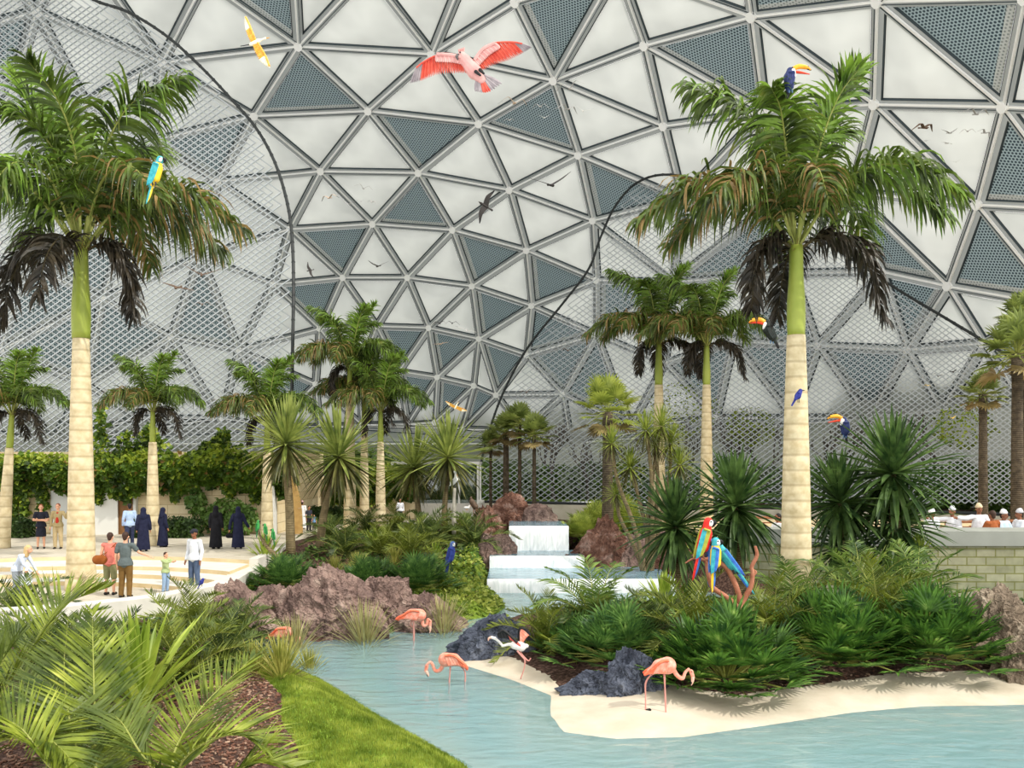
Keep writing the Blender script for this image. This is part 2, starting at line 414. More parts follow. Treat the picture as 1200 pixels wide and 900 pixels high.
M_soil = matte('mulch', (52,36,28), (112,80,66), scale=14, rough=0.95, bump=1.0, bscale=40, stops=[(0.3,(44,30,26)),(0.5,(84,60,50)),(0.7,(132,104,90))])
M_sand = matte('white_sand', (192,179,158), (208,197,178), scale=1.5, rough=0.95, bump=0.25, bscale=6)
M_lawn = matte('lawn_turf', (74,104,24), (150,178,62), scale=6, rough=0.95, bump=0.8, bscale=60)
M_cover = matte('ground_cover_soil', (70,96,26), (128,150,52), scale=5, rough=0.95, bump=0.8, bscale=20)
def floormat():
    m, n = nt('pool_floor'); out = n.nodes.new('ShaderNodeOutputMaterial'); b = n.nodes.new('ShaderNodeBsdfPrincipled'); n.links.new(b.outputs[0], out.inputs[0])
    geo = n.nodes.new('ShaderNodeNewGeometry'); sx = n.nodes.new('ShaderNodeSeparateXYZ'); n.links.new(geo.outputs['Position'], sx.inputs[0])
    mr = n.nodes.new('ShaderNodeMapRange'); mr.inputs[1].default_value = -0.04; mr.inputs[2].default_value = -0.42; n.links.new(sx.outputs[2], mr.inputs[0])
    n.links.new(ramp(n, mr.outputs[0], [(0, (226,214,190)), (0.5, (160,200,200)), (1, (128,184,192))]), b.inputs['Base Color']); b.inputs['Roughness'].default_value = 0.9
    return m
M_floor = floormat()
def land_grid(x0, x1, y0, y1, st):
    xs = np.concatenate([np.arange(x0, -13, .4), np.arange(-13, 16, .1), np.arange(16, x1 + .1, .4)])
    ys = np.concatenate([np.arange(y0, 30.5, .1), np.arange(30.5, y1 + .1, .3)])
    X, Y = np.meshgrid(xs, ys)
    for P_ in (SAND, LAWN):           # let the bed edges follow their outlines instead of the grid
        for i in range(len(P_)):
            (x1, y1), (x2, y2) = P_[i], P_[(i+1) % len(P_)]; dx, dy = x2-x1, y2-y1; L = dx*dx+dy*dy+1e-9
            t = np.clip(((X-x1)*dx+(Y-y1)*dy)/L, 0, 1); qx, qy = x1+t*dx, y1+t*dy; m_ = np.hypot(X-qx, Y-qy) < .052
            X = np.where(m_, qx, X); Y = np.where(m_, qy, Y)
    Z = height(X, Y)
    nx = len(xs); V = np.stack([X.ravel(), Y.ravel(), Z.ravel()], 1)
    j, i = np.meshgrid(np.arange(len(ys)-1), np.arange(nx-1), indexing='ij'); a = (j*nx+i).ravel()
    Fq = np.stack([a, a+1, a+nx+1, a+nx], 1)
    cx, cy = V[Fq, 0].mean(1), V[Fq, 1].mean(1)
    return V, Fq, cx, cy
parts = {'ground': [], 'beach': [], 'lawn': [], 'planting_bed': [], 'pool_floor': []}
V, Fq, cx, cy = land_grid(-34, 34, 8, 62, 0.22)
inA, inI = inside(LAND, cx, cy), inside(ISLAND, cx, cy)
wat = V[Fq, 2].max(1) < -0.012
nearA = edist(LAND, cx, cy) < edist(ISLAND, cx, cy); inA |= (~inI & ~wat & nearA); inI |= (~inA & ~wat)
sand = inI & inside(SAND, cx, cy) & ~wat; lawn = inA & inside(LAWN, cx, cy) & ~wat; cov = inA & (inside(COVER, cx, cy) | inside(COVER2, cx, cy)) & ~wat & ~lawn
def sub(name, mask, mat, **k):
    fq = Fq[mask]; us, inv = np.unique(fq.ravel(), return_inverse=True)
    me = bpy.data.meshes.new(name); me.from_pydata(V[us].tolist(), [], inv.reshape(-1, 4).tolist()); me.materials.append(mat)
    me.polygons.foreach_set('use_smooth', [True]*len(me.polygons)); return mesh_obj(name, me, **k)
sub('ground', ~(sand|lawn|cov|wat), M_soil, label='brown bark mulch covering the planting beds', kind='structure')
sub('beach', sand, M_sand, label='pale sand beach curving round the planted island', kind='structure')
sub('lawn', lawn, M_lawn, label='short green lawn mound at the bottom of the view', kind='structure')
sub('ground', cov, M_cover, label='green planted bank beside the stream', kind='structure')
sub('ground', wat, M_floor, label='turquoise bed of the lagoon', kind='structure')
mb = MB(); mb.add([(-75,61.5,1.55),(75,61.5,1.55),(75,100,1.55),(-75,100,1.55)], [(0,1,2,3)])
mb.build('ground', M_cover, label='planted ground beyond the netting', kind='structure')
# water
m, n = nt('lagoon_water'); out = n.nodes.new('ShaderNodeOutputMaterial')
v = coord(n, 'Object', (0.9, 2.2, 1)); t = n.nodes.new('ShaderNodeTexNoise'); t.inputs['Scale'].default_value = 1.5; t.inputs['Detail'].default_value = 5; t.inputs['Distortion'].default_value = 0.6
n.links.new(v, t.inputs['Vector']); bp = n.nodes.new('ShaderNodeBump'); bp.inputs['Strength'].default_value = 0.35; bp.inputs['Distance'].default_value = 0.12; n.links.new(t.outputs[0], bp.inputs['Height'])
gl = n.nodes.new('ShaderNodeBsdfGlossy'); gl.inputs['Roughness'].default_value = 0.06; gl.inputs[0].default_value = (.95,1,1,1); n.links.new(bp.outputs[0], gl.inputs['Normal'])
df = n.nodes.new('ShaderNodeBsdfDiffuse'); df.inputs[0].default_value = lin((176,214,217)); n.links.new(bp.outputs[0], df.inputs['Normal'])
tp = n.nodes.new('ShaderNodeBsdfTransparent'); tp.inputs[0].default_value = (.84,.96,.96,1)
m1 = n.nodes.new('ShaderNodeMixShader'); m1.inputs[0].default_value = 0.62; n.links.new(df.outputs[0], m1.inputs[1]); n.links.new(tp.outputs[0], m1.inputs[2])
fr = n.nodes.new('ShaderNodeFresnel'); fr.inputs[0].default_value = 1.6; n.links.new(bp.outputs[0], fr.inputs['Normal'])
m2 = n.nodes.new('ShaderNodeMixShader'); n.links.new(fr.outputs[0], m2.inputs[0]); n.links.new(m1.outputs[0], m2.inputs[1]); n.links.new(gl.outputs[0], m2.inputs[2]); n.links.new(m2.outputs[0], out.inputs[0])
M_water = m
mb = MB(); mb.add([(-15,7,0),(36,7,0),(36,29.3,0),(-15,29.3,0)], [(0,1,2,3)])
mb.build('lagoon_water', M_water, label='turquoise rippled water of the lagoon and stream', kind='structure')

# ---------------------------------------------------------------- waterfall steps
M_stone_step = matte('cascade_stone', (150,146,134), (182,178,166), scale=2, rough=0.8, bump=0.4)
M_foam = matte('falling_water', (222,228,226), (255,255,255), scale=2.2, rough=0.5, spec=0.4, cs=(4,4,.5), bump=0.5, bscale=3)
M_pool = matte('cascade_pool_water', (70,112,134), (150,184,196), scale=2.2, rough=0.15, spec=0.6, cs=(.5,2.5,1), bump=0.35, bscale=3)
wf = empty('waterfall', (0.9, 30, 0), label='white three step waterfall dropping into the lagoon between rocks', cat='waterfall')
def tier(x0, x1, y0, y1, z, zb, bow=0.0):
    O = Vector((-0.9, -30, 0)); nseg = 28
    mb = MB(); mb.box(x0 - 0.9, x1 - 0.9, y0 + .12 - 30, y1 - 30, -0.7, z - 0.06); mb.build('stone_step', M_stone_step, wf)
    mb = MB(); mb.add([(x0-.9, y0-30, z), (x1-.9, y0-30, z), (x1-.9, y1-30, z), (x0-.9, y1-30, z)], [(0,1,2,3)]); mb.build('pool_surface', M_pool, wf)
    mb = MB(); vs = []; 
    for i in range(nseg + 1):
        x = x0 + (x1 - x0)*i/nseg
        for k, (dz, dy) in enumerate(((0, .16), (0.02, 0), (-.06, -.07), (-.4, -.12), (-1, -.16))):
            zz = z + (dz if dz > -.1 else (zb - z)*(-dz)); nz = noise.noise(Vector((x*3, z*5, k*.4)))*.05
            vs.append((x - .9, y0 + dy + nz*(k > 1) - 30, zz))
    fs = [(i*5+k, i*5+k+1, i*5+k+6, i*5+k+5) for i in range(nseg) for k in range(4)]
    mb.add(vs, fs); mb.build('falling_sheet', M_foam, wf, smooth=True)
tier(-0.85, 5.6, 29.2, 32.6, 0.44, -0.02)
tier(-0.85, 2.75, 32.5, 34.8, 0.86, 0.44)
tier(-0.12, 2.3, 34.7, 37.8, 1.83, 0.86)

# ---------------------------------------------------------------- plaza
M_pave = brickmat('plaza_paving', (200,192,175), (190,181,162), (166,157,139), 1.2, 0.9, ms=0.012, bump=0.1, rot=(0,0,0.3), noise_amt=0.12)
M_stepm = matte('step_stone', (206,184,140), (226,206,166), scale=1.5, rough=0.85, bump=0.2)
M_curb = matte('curb_concrete', (206,202,192), (222,218,208), scale=2, rough=0.8, bump=0.15)
CS = Vector((-13.5, 19, 0))
def arc(r, th0=None, th1=200, n=44):
    a0 = math.acos(min(1, 4.75 / r)) if th0 is None else th0; a1 = math.radians(th1)
    return [(CS.x + r*math.cos(a0 + (a1-a0)*i/n), CS.y + r*math.sin(a0 + (a1-a0)*i/n)) for i in range(n + 1)]
def slab(name, poly, z0, z1, mats, **k):
    tri = tessellate_polygon([[Vector((x, y, 0)) for x, y in poly]]); n = len(poly); mb = MB()
    area = sum(poly[i][0]*poly[(i+1)%n][1] - poly[(i+1)%n][0]*poly[i][1] for i in range(n))
    if area < 0: poly = poly[::-1]; tri = tessellate_polygon([[Vector((x, y, 0)) for x, y in poly]])
    vs = [(x, y, z1) for x, y in poly] + [(x, y, z0) for x, y in poly]
    mb.add(vs, [tuple(t) for t in tri])
    for i in range(n):
        j = (i+1) % n; mb.add([vs[i], vs[j], vs[n+j], vs[n+i]], [(0,3,2,1)], m=len(mats)-1)
    o = mb.build(name, mats, **k)
    bm = bmesh.new(); bm.from_mesh(o.data); bmesh.ops.remove_doubles(bm, verts=bm.verts, dist=1e-4); bmesh.ops.recalc_face_normals(bm, faces=bm.faces); bm.to_mesh(o.data); bm.free()
    return o
up_poly = arc(10.5) + [(-60, 16), (-60, 39.5), (-22, 39.5), (-8.5, 46), (-8, 60), (-1.5, 60), (-3.6, 50), (-6.3, 44), (-7.9, 39), (-8.9, 34), (-8.7, 29.0)]
slab('floor_upper', up_poly, 0.1, 1.2, [M_pave, M_stepm], label='sunlit pale stone paving of the upper plaza', kind='structure')
slab('floor_lower', [(-8.9, 28), (-8.9, 25), (-9.9, 21.9), (-12.4, 20.5), (-19, 19.6), (-40, 19)] + arc(7.3)[::-1], 0.1, 0.7, [M_pave, M_stepm], label='pale paving of the sunken lower plaza', kind='structure')
stp = empty('amphitheatre_steps', CS, label='curved tan stone steps between the two plaza levels', kind='structure')
for i, (r0, r1, z) in enumerate(((7.0, 8.0, 0.825), (7.9, 9.0, 0.95), (8.8, 9.9, 1.075), )):
    P = arc(r0) + arc(r1 if i < 2 else 10.6)[::-1]
    o = slab('step', [(x - CS.x, y - CS.y) for x, y in P], 0.1, z, [M_curb, M_stepm]); o.parent = stp
def ribbon(name, pts, w_, z0, z1, mat, **k):
    L = []; R = []
    for i, p in enumerate(pts):
        a, b = Vector(pts[max(i-1, 0)]), Vector(pts[min(i+1, len(pts)-1)]); t = (b - a).normalized(); nn = Vector((-t.y, t.x))
        L.append(tuple(Vector(p) + nn*w_/2)); R.append(tuple(Vector(p) - nn*w_/2))
    return slab(name, L + R[::-1], z0, z1, [mat], **k)
cp = [(v.x, v.y) for v in catmull([(-8.3,33,0),(-8.45,29.5,0),(-8.6,27.5,0),(-8.45,25,0),(-8.9,23.3,0),(-9.8,21.8,0),(-12.3,20.2,0),(-19,19.2,0),(-40,18.6,0)], 50)]
ribbon('plaza_curb', cp[9:], 0.55, 0.1, 0.98, M_curb, label='low white curved seat wall edging the sunken plaza', kind='structure')
ribbon('plaza_curb', [(v.x, v.y) for v in catmull([(-3.3,50,0),(-6.1,44,0),(-7.7,39,0),(-8.7,34,0),(-8.6,28.4,0)], 24)], 0.3, 0.3, 1.24, M_curb, label='flat pale kerb edging the garden path', kind='structure')

# ---------------------------------------------------------------- left garden wall and door
M_lwall = brickmat('limestone_wall', (232,216,178), (216,196,156), (186,166,126), 1.0, 0.42, ms=0.014, bump=0.25)
mb = MB(); mb.box(-60, -10.6, 38.4, 39.2, 0.9, 4.9); 
mb.build('wall_left', M_lwall, label='tan limestone wall behind the plaza', kind='structure')
mb = MB(); mb.box(-11.2, -10.6, 39.2, 48, 0.9, 4.9); mb.box(-11.2, -5.5, 48, 48.8, 0.9, 3.6)
mb.build('wall_left', M_lwall, label='tan limestone wall turning back behind the path', kind='structure')
M_white = matte('white_paint', (226,226,220), rough=0.6); M_doorw = matte('brown_door', (120,84,48), (140,100,60), scale=3, rough=0.6)
M_greyp = matte('grey_panel', (200,202,198), rough=0.7)
def wp(px, py, Y): v = at(px, py, Y); return v
d0 = empty('door_1', (at(141, 626, 38.3).x, 38.3, 1.2), label='white framed doorway with an opened brown door', kind='structure')
mb = MB(); mb.box(-.75, -.62, -.12, .12, 0, 2.0); mb.box(.62, .75, -.12, .12, 0, 2.0); mb.box(-.75, .75, -.12, .12, 2.0, 2.15); mb.build('door_frame', M_white, d0)
mb = MB(); mb.box(-.6, .6, -.05, .04, 0, 2.0); mb.build('door_leaf', M_doorw, d0)
mb = MB(); mb.box(-1.15, -.05, -.16, -.08, 0, 2.05); mb.build('sliding_leaf', M_white, d0)
d1 = empty('door_2', (at(75, 626, 38.3).x, 38.3, 1.2), label='plain grey flush door in the limestone wall', kind='structure')
mb = MB(); mb.box(-.55, .55, -.08, .06, 0, 2.3); mb.build('door_leaf', M_greyp, d1); mb = MB(); mb.box(.36, .40, -.14, -.08, .95, 1.15); mb.build('door_handle', M_gap, d1)

# ---------------------------------------------------------------- right sea wall, deck, back parapet
M_rwall = brickmat('mossy_block_wall', (160,158,130), (144,144,114), (124,124,76), 0.62, 0.27, ms=0.022, bump=0.5)
M_cope = matte('grey_coping', (146,149,140), (160,163,154), scale=1, rough=0.7)
rw = [(7.2, 30.0), (8.5, 28.9), (11, 28.2), (16, 27.9), (36, 27.9)]
rwp = [(v.x, v.y) for v in catmull([(x, y, 0) for x, y in rw], 24)]
slab('wall_right', rwp + [(36, 28.6), (9, 29.6), (7.6, 30.6)], -0.7, 1.72, [M_rwall], label='greenish tan block wall rising from the water on the right', kind='structure')
slab('trim_1', [(x, y - .08) for x, y in rwp] + [(36, 28.75), (9.1, 29.75), (7.6, 30.7)], 1.72, 2.2, [M_cope], label='smooth grey coping on top of the block wall', kind='structure')
slab('floor_deck', [(36, 28.7), (9, 29.7), (7.6, 30.7), (8, 44), (36, 40)], 0.1, 1.55, [M_stepm], label='raised tan terrace behind the block wall', kind='structure')
M_bwall = matte('tan_parapet', (196,190,168), (210,204,184), scale=1.2, rough=0.85, bump=0.15)
M_dark = matte('dark_rail', (40,44,44), rough=0.5)
# net foot line
def netfoot(px): return 62 - 14*min(max((px - 560)/585, 0), 1.3)
P = [(at(px, 590, netfoot(px)).x, netfoot(px)) for px in range(440, 1400, 40)]
ribbon('trim_2', P, 0.5, -0.2, 1.45, M_bwall, label='low tan wall under the foot of the netting', kind='structure')
o = bpy.data.objects['trim_2']
rail = MB(); rail.tube([(x, y - .1, 1.45 + .08) for x, y in P[3:]], 0.13, 6)
rail.build('trim_3', M_dark, label='dark steel rail along the foot of the right netting', kind='structure')

# ---------------------------------------------------------------- nets
M_net = matte('net_wire', (166,172,174), rough=0.5, metal=0.0)
def in_poly(P, x, y):
    r = False; n = len(P)
    for i in range(n):
        (x1, y1), (x2, y2) = P[i], P[(i+1) % n]
        if (y1 > y) != (y2 > y) and x < (x2-x1)*(y-y1)/(y2-y1) + x1: r = not r
    return r
def net(name, surf, U, Vn, keep, wr, label, cable, parent_cable=True):
    """diagonal wire netting laid on surf(u, v) -> (point, pixel-ish 2D used only to trim it to the cable)"""
    root = empty(name, (0, 0, 0), label=label, cat='netting')
    mb = MB()
    for fam in (1, -1):
        for k in range(-Vn, U + Vn):
            run = []
            def flush():
                if len(run) > 1:
                    for a, b in zip(run[:-1], run[1:]):
                        t = (b - a).normalized(); n1 = t.cross(Vector((0, 1, 0)))
                        if n1.length < 1e-3: n1 = Vector((1, 0, 0))
                        n1 = n1.normalized()*wr; n2 = t.cross(n1).normalized()*wr
                        c = [a + n1, a - n1*.5 + n2*.87, a - n1*.5 - n2*.87, b + n1, b - n1*.5 + n2*.87, b - n1*.5 - n2*.87]
                        mb.add(c, [(0,1,4,3),(1,2,5,4),(2,0,3,5)])
                run.clear()
            for j in range(0, Vn + 1, 2):
                u = (k + j) if fam == 1 else (k + Vn - j)
                if 0 <= u <= U:
                    p, q = surf(u / U, j / Vn)
                    if keep(q): run.append(p)
                    else: flush()
                else: flush()
            flush()
    mb.build('wire_mesh', M_net, root)
    if cable:
        c = MB(); c.tube(cable, 0.085, 8)
        for a in cable[::1]: c.ball(a, 0.11, seg=6, rg=4)
        c.build('edge_cable', M_dark, root)
    return root
# left netting: hangs from a cable, leaning back as it rises
LC = [(1, -330), (60, -30), (110, 0), (150, 14), (195, 42), (235, 78), (270, 115), (300, 150), (322, 190), (336, 235), (342, 275), (344, 330), (343, 400), (341, 520)]
def lsurf_px(px, py): 
    Y = 43 + 6*max(0, (520 - py)/520) + 0.9*math.sin(px*.011) + 0.8*math.sin(py*.012)
    return at(px, py, min(Y, dome_pt(px, py).y - 1.0))
def lsurf(u, v): px = -260 + 610*u; py = 560 - 640*v; return lsurf_px(px, py), (px, py)
LPOLY = [(-300, -90), (-60, -90), (60, -30)] + LC[2:] + [(341, 600), (-300, 600)]
cab = [lsurf_px(v.x, v.y) for v in catmull([(x, y, 0) for x, y in [(-60,-90)] + LC[1:]], 60)]
net('bird_netting', lsurf, 60, 88, lambda q: in_poly(LPOLY, *q), 0.043, 'tall grey diamond netting bulging behind the plaza palms at left', cab)
# right netting
RC = [(557, 592), (562, 550), (575, 500), (592, 455), (620, 405), (660, 355), (690, 315), (703, 280), (722, 240), (750, 212), (790, 205), (850, 222), (930, 262), (1000, 305), (1050, 338), (1100, 368), (1145, 395), (1200, 430), (1290, 500), (1300, 590)]
def rsurf_px(px, py):
    Y = netfoot(px) + 6.0*max(0, (590 - py)/400)*(1 if px < 900 else max(0.2, 1 - (px-900)/300)) + 0.8*math.sin(px*.013 + 1)*min(1, (590-py)/150)
    return at(px, py, min(Y, dome_pt(px, py).y - 1.0))
def rsurf(u, v): px = 540 + 770*u; py = 590 - 400*v; return rsurf_px(px, py), (px, py)
cab = [rsurf_px(v.x, v.y) for v in catmull([(x, y, 0) for x, y in RC], 90)]
net('bird_netting', rsurf, 86, 62, lambda q: in_poly(RC, *q), 0.036, 'grey diamond netting with a black S shaped edge cable enclosing the right side', cab)
# ---------------------------------------------------------------- plant generators
UP = Vector((0, 0, 1))
def strip(mb, p, d, wv, L, w_, seg, grav, prof=None, fold=0.0):
    """one narrow leaf: starts at p, heads along d, sags by grav, width along wv"""
    d = d.normalized(); pts = []; q = p.copy(); b = len(mb.v)
    for i in range(seg + 1):
        t = i / seg; ww = w_ * (prof(t) if prof else (min(1, .45 + 2.2*t) * (1 - t**2.2)))
        wn_ = (wv - d * wv.dot(d)); wn_ = wn_.normalized() if wn_.length > 1e-5 else d.orthogonal().normalized()
        if i < seg:
            if fold:
                nn = wn_.cross(d); mb.v += [tuple(q + wn_*ww/2 + nn*ww*fold), tuple(q), tuple(q - wn_*ww/2 + nn*ww*fold)]
            else: mb.v += [tuple(q + wn_*ww/2), tuple(q - wn_*ww/2)]
        else: mb.v.append(tuple(q))
        q = q + d * (L / seg); d = (d - UP * grav * (0.4 + t) / seg * 1.6).normalized()
    c = 3 if fold else 2
    for i in range(seg):
        a = b + i*c
        if i < seg - 1:
            for k in range(c - 1): mb.f.append((a+k, a+k+1, a+c+k+1, a+c+k)); mb.m.append(mb.cur)
        else:
            for k in range(c - 1): mb.f.append((a+k, a+k+1, a+c)); mb.m.append(mb.cur)
def frond(mb, P, n, L, w_, grav, rnd, lift=0.15, alpha=62, t0=0.12, rr=0.03, jitter=0.12, curve=None, mats=(0, 0), seg=3, rm=1, tipk=0.35):
    C = catmull(P, 26); total = len(C) - 1
    mb.cur = rm; mb.tube([C[i] for i in range(0, 27, 2)], [rr*(1 - .85*i/13) for i in range(14)], 5, cap=False); mb.cur = mats[0]
    for k in range(n):
        t = t0 + (1 - t0) * (k + .5) / n; x = t * total; i = min(int(x), total - 1); p = C[i].lerp(C[i+1], x - i)
        T = (C[i+1] - C[i]).normalized(); S = T.cross(UP)
        if S.length < .15: S = T.cross(Vector((.3, 1, 0)))
        S.normalize(); U = S.cross(T).normalized()
        l0 = L * (curve(t) if curve else (0.45 + 0.55*math.sin(PI*min(1, (t - t0)/(1 - t0)*0.85 + .12)))*(1 - .25*t))
        for sd in (-1, 1):
            al = math.radians(alpha * (1 - tipk*max(0, t - .35)/.65) + rnd.uniform(-8, 8))
            d = S*sd*math.sin(al) + T*math.cos(al) + U*(lift + rnd.uniform(-jitter, jitter)*2) + Vector((rnd.uniform(-1,1), rnd.uniform(-1,1), rnd.uniform(-1,1)))*jitter
            mb.cur = mats[1] if rnd.random() < .25 else mats[0]
            strip(mb, p, d, T + U*rnd.uniform(-.7, .7), l0*rnd.uniform(.85, 1.1), w_, seg, grav*rnd.uniform(.7, 1.3))
    mb.cur = 0
def rosette(mb, c, n, L, w_, rnd, lo=-35, hi=88, grav=0.25, fold=.25, mats=(0, 0), core=.06, pw=1.0):
    for k in range(n):
        a = k * 2.39996 + rnd.uniform(-.2, .2); e = math.radians(lo + (hi - lo) * ((k + .5)/n)**pw + rnd.uniform(-6, 6))
        r = Vector((math.cos(a), math.sin(a), 0)); d = r*math.cos(e) + UP*math.sin(e)
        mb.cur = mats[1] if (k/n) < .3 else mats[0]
        strip(mb, Vector(c) + r*core + UP*(k/n - .5)*core*5, d, r.cross(UP), L*rnd.uniform(.82, 1.08)*(1 - .18*abs(2*(k/n) - 1)), w_, 4, grav*(1.4 - k/n), prof=lambda t: (.65 + .8*t)*(1 - t**2.6), fold=fold)
    mb.cur = 0
def fan(mb, p, d, petiole, R_, nseg, rnd, spread=150, droop=.5, w_=None, cur=0):
    """fan leaf: stalk from p along d, then a pleated fan of pointed segments"""
    d = d.normalized(); S = d.cross(UP); S = S.normalized() if S.length > .1 else Vector((1, 0, 0)); U = S.cross(d)
    h = p + d*petiole - UP*petiole*.06
    mb.cur = 1; mb.tube([p, p + d*petiole*.5 + UP*.02, h], [.018, .014, .01], 4, cap=False); mb.cur = cur
    for k in range(nseg):
        a = math.radians(-spread + 2*spread*(k + .5)/nseg); dd = d*math.cos(a) + S*math.sin(a) + U*(.18 + .12*math.cos(a) + rnd.uniform(-.05, .05))
        strip(mb, h, dd, S*math.cos(a) - d*math.sin(a), R_*(.78 + .22*math.cos(a*.5))*rnd.uniform(.9, 1.05), w_ or R_*2.6/nseg, 3, droop*rnd.uniform(.6, 1.4), prof=lambda t: (.15 + 2.0*t)*(t < .55) + (t >= .55)*(1.25*(1 - t)/.45), fold=.2)
    mb.cur = 0

# ---------------------------------------------------------------- foliage materials
L_royal = leafmat('royal_leaf', (46,62,24), (100,122,46), 1.6, c3=(132,136,62))
L_royal_l = leafmat('royal_leaf_light', (84,118,40), (136,168,64), 2.0)
L_royal_b = leafmat('royal_leaf_brown', (120,98,52), (166,138,84), 2.5)
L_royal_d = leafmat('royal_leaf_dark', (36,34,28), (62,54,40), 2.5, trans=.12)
M_rachis = matte('frond_rib', (138,146,66), (160,164,90), rough=.6)
M_rachisd = matte('frond_rib_dark', (70,62,40), rough=.7)
def trunkmat(name, c1, c2, ring, freq, dark=0.35):
    m, n = nt(name); out = n.nodes.new('ShaderNodeOutputMaterial'); b = n.nodes.new('ShaderNodeBsdfPrincipled'); n.links.new(b.outputs[0], out.inputs[0])
    b.inputs['Roughness'].default_value = .85; b.inputs['Specular IOR Level'].default_value = .2
    v = coord(n, 'Object'); nz = n.nodes.new('ShaderNodeTexNoise'); nz.inputs['Scale'].default_value = 5; nz.inputs['Detail'].default_value = 6; n.links.new(v, nz.inputs['Vector'])
    base = ramp(n, nz.outputs[0], [(.3, c1), (.7, c2)])
    wv = n.nodes.new('ShaderNodeTexWave'); wv.bands_direction = 'Z'; wv.inputs['Scale'].default_value = freq; wv.inputs['Distortion'].default_value = 1.2; wv.inputs['Detail'].default_value = 2; wv.inputs['Detail Scale'].default_value = .6
    n.links.new(v, wv.inputs['Vector'])
    rr_ = ramp(n, wv.outputs[0], [(0.0, (255,255,255)), (.12, (0,0,0))])
    mx = n.nodes.new('ShaderNodeMixRGB'); mm = n.nodes.new('ShaderNodeMath'); mm.operation = 'MULTIPLY'; mm.inputs[1].default_value = dark
    n.links.new(rr_, mm.inputs[0]); n.links.new(mm.outputs[0], mx.inputs[0]); n.links.new(base, mx.inputs[1]); mx.inputs[2].default_value = lin(ring); n.links.new(mx.outputs[0], b.inputs['Base Color'])
    bp = n.nodes.new('ShaderNodeBump'); bp.inputs['Strength'].default_value = .5; bp.inputs['Distance'].default_value = .03; n.links.new(wv.outputs[0], bp.inputs['Height']); n.links.new(bp.outputs[0], b.inputs['Normal'])
    MATS[name] = m; return m
M_trunk = trunkmat('royal_trunk', (196,178,138), (226,212,176), (146,126,90), .8, .45)
M_shaft = matte('crownshaft_green', (126,146,44), (162,172,78), scale=1.2, rough=.4, cs=(1,1,.4))
M_fibre = trunkmat('fibrous_trunk', (62,54,44), (104,92,74), (40,34,28), 4, .8)
M_stem = trunkmat('yucca_stem', (104,92,66), (146,130,96), (74,62,44), 5, .6)
# ---------------------------------------------------------------- royal palms
RS = [  # rachis control points, leaflet length, gravity, lift, material set, leaflets
 ([(0,0,0),(-.5,.1,2.0),(-1.3,.2,3.5),(-2.6,.3,4.15)], 1.35, 1.6, .0, 0, 64),
 ([(0,0,0),(.6,.1,2.1),(1.15,.1,3.5),(1.75,0,4.4)], 1.05, .55, .35, 1, 60),
 ([(0,0,0),(.4,-.4,2.1),(.8,-.8,3.4),(1.25,-1.1,4.0)], 1.05, .6, .35, 1, 56),
 ([(0,0,0),(-.1,.5,2.1),(.1,1.0,3.3),(.4,1.9,3.9)], 1.1, .8, .25, 0, 52),
 ([(0,0,0),(-.4,-.5,1.9),(-.8,-1.2,2.9),(-1.3,-2.0,3.1)], 1.2, 1.2, .1, 0, 56),
 ([(0,0,0),(.35,.2,1.9),(.9,.6,2.9),(1.7,1.0,3.2)], 1.1, 1.2, .1, 0, 50),
 ([(0,0,0),(1.0,0,1.35),(2.3,-.1,1.65),(3.65,-.2,.75)], 1.3, 1.9, .25, 0, 66),
 ([(0,0,0),(.9,-.8,1.4),(2.0,-1.7,1.5),(2.9,-2.3,.6)], 1.2, 1.9, .2, 0, 58),
 ([(0,0,0),(1.0,.8,1.4),(2.1,1.6,1.5),(2.9,2.2,.6)], 1.2, 1.9, .2, 0, 52),
 ([(0,0,0),(-1.1,0,1.2),(-2.5,-.1,1.5),(-3.95,-.2,.55)], 1.3, 1.9, .2, 0, 66),
 ([(0,0,0),(-.9,-.8,1.3),(-1.8,-1.5,1.3),(-2.7,-2.2,.5)], 1.35, 2.2, .1, 2, 60),
 ([(0,0,0),(-.9,.8,1.4),(-2.0,1.7,1.5),(-2.9,2.3,.6)], 1.2, 1.9, .2, 0, 52),
 ([(0,0,0),(-.1,-1.0,1.3),(-.3,-2.2,1.2),(-.4,-3.1,.2)], 1.15, 2.0, .1, 0, 50),
 ([(0,0,0),(.2,1.0,1.4),(.3,2.2,1.4),(.4,3.1,.4)], 1.15, 2.0, .1, 0, 44),
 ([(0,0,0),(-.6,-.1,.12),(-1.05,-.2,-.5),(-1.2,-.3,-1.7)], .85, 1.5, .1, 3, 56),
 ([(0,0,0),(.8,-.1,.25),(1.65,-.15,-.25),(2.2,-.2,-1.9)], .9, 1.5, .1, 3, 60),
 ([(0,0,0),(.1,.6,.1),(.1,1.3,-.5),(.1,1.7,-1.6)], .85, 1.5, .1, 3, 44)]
rnd = random.Random(5)
FR = []
for P, L, gv, lf, ms, n_ in RS:
    mb = MB(); P = [(0, 0, -.15)] + P[1:]
    frond(mb, P, int(n_*1.5), L*(1.38 if gv > 1.4 else 1.15), .088, gv*1.35, rnd, lift=lf, mats=(0, 2), jitter=.26, t0=.16, rr=.045, seg=5, tipk=.5, alpha=66)
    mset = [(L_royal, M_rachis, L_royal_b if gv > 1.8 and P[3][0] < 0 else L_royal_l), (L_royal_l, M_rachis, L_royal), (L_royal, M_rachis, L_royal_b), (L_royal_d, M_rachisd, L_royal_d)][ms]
    FR.append(mb.mesh('royal_frond', list(mset)))
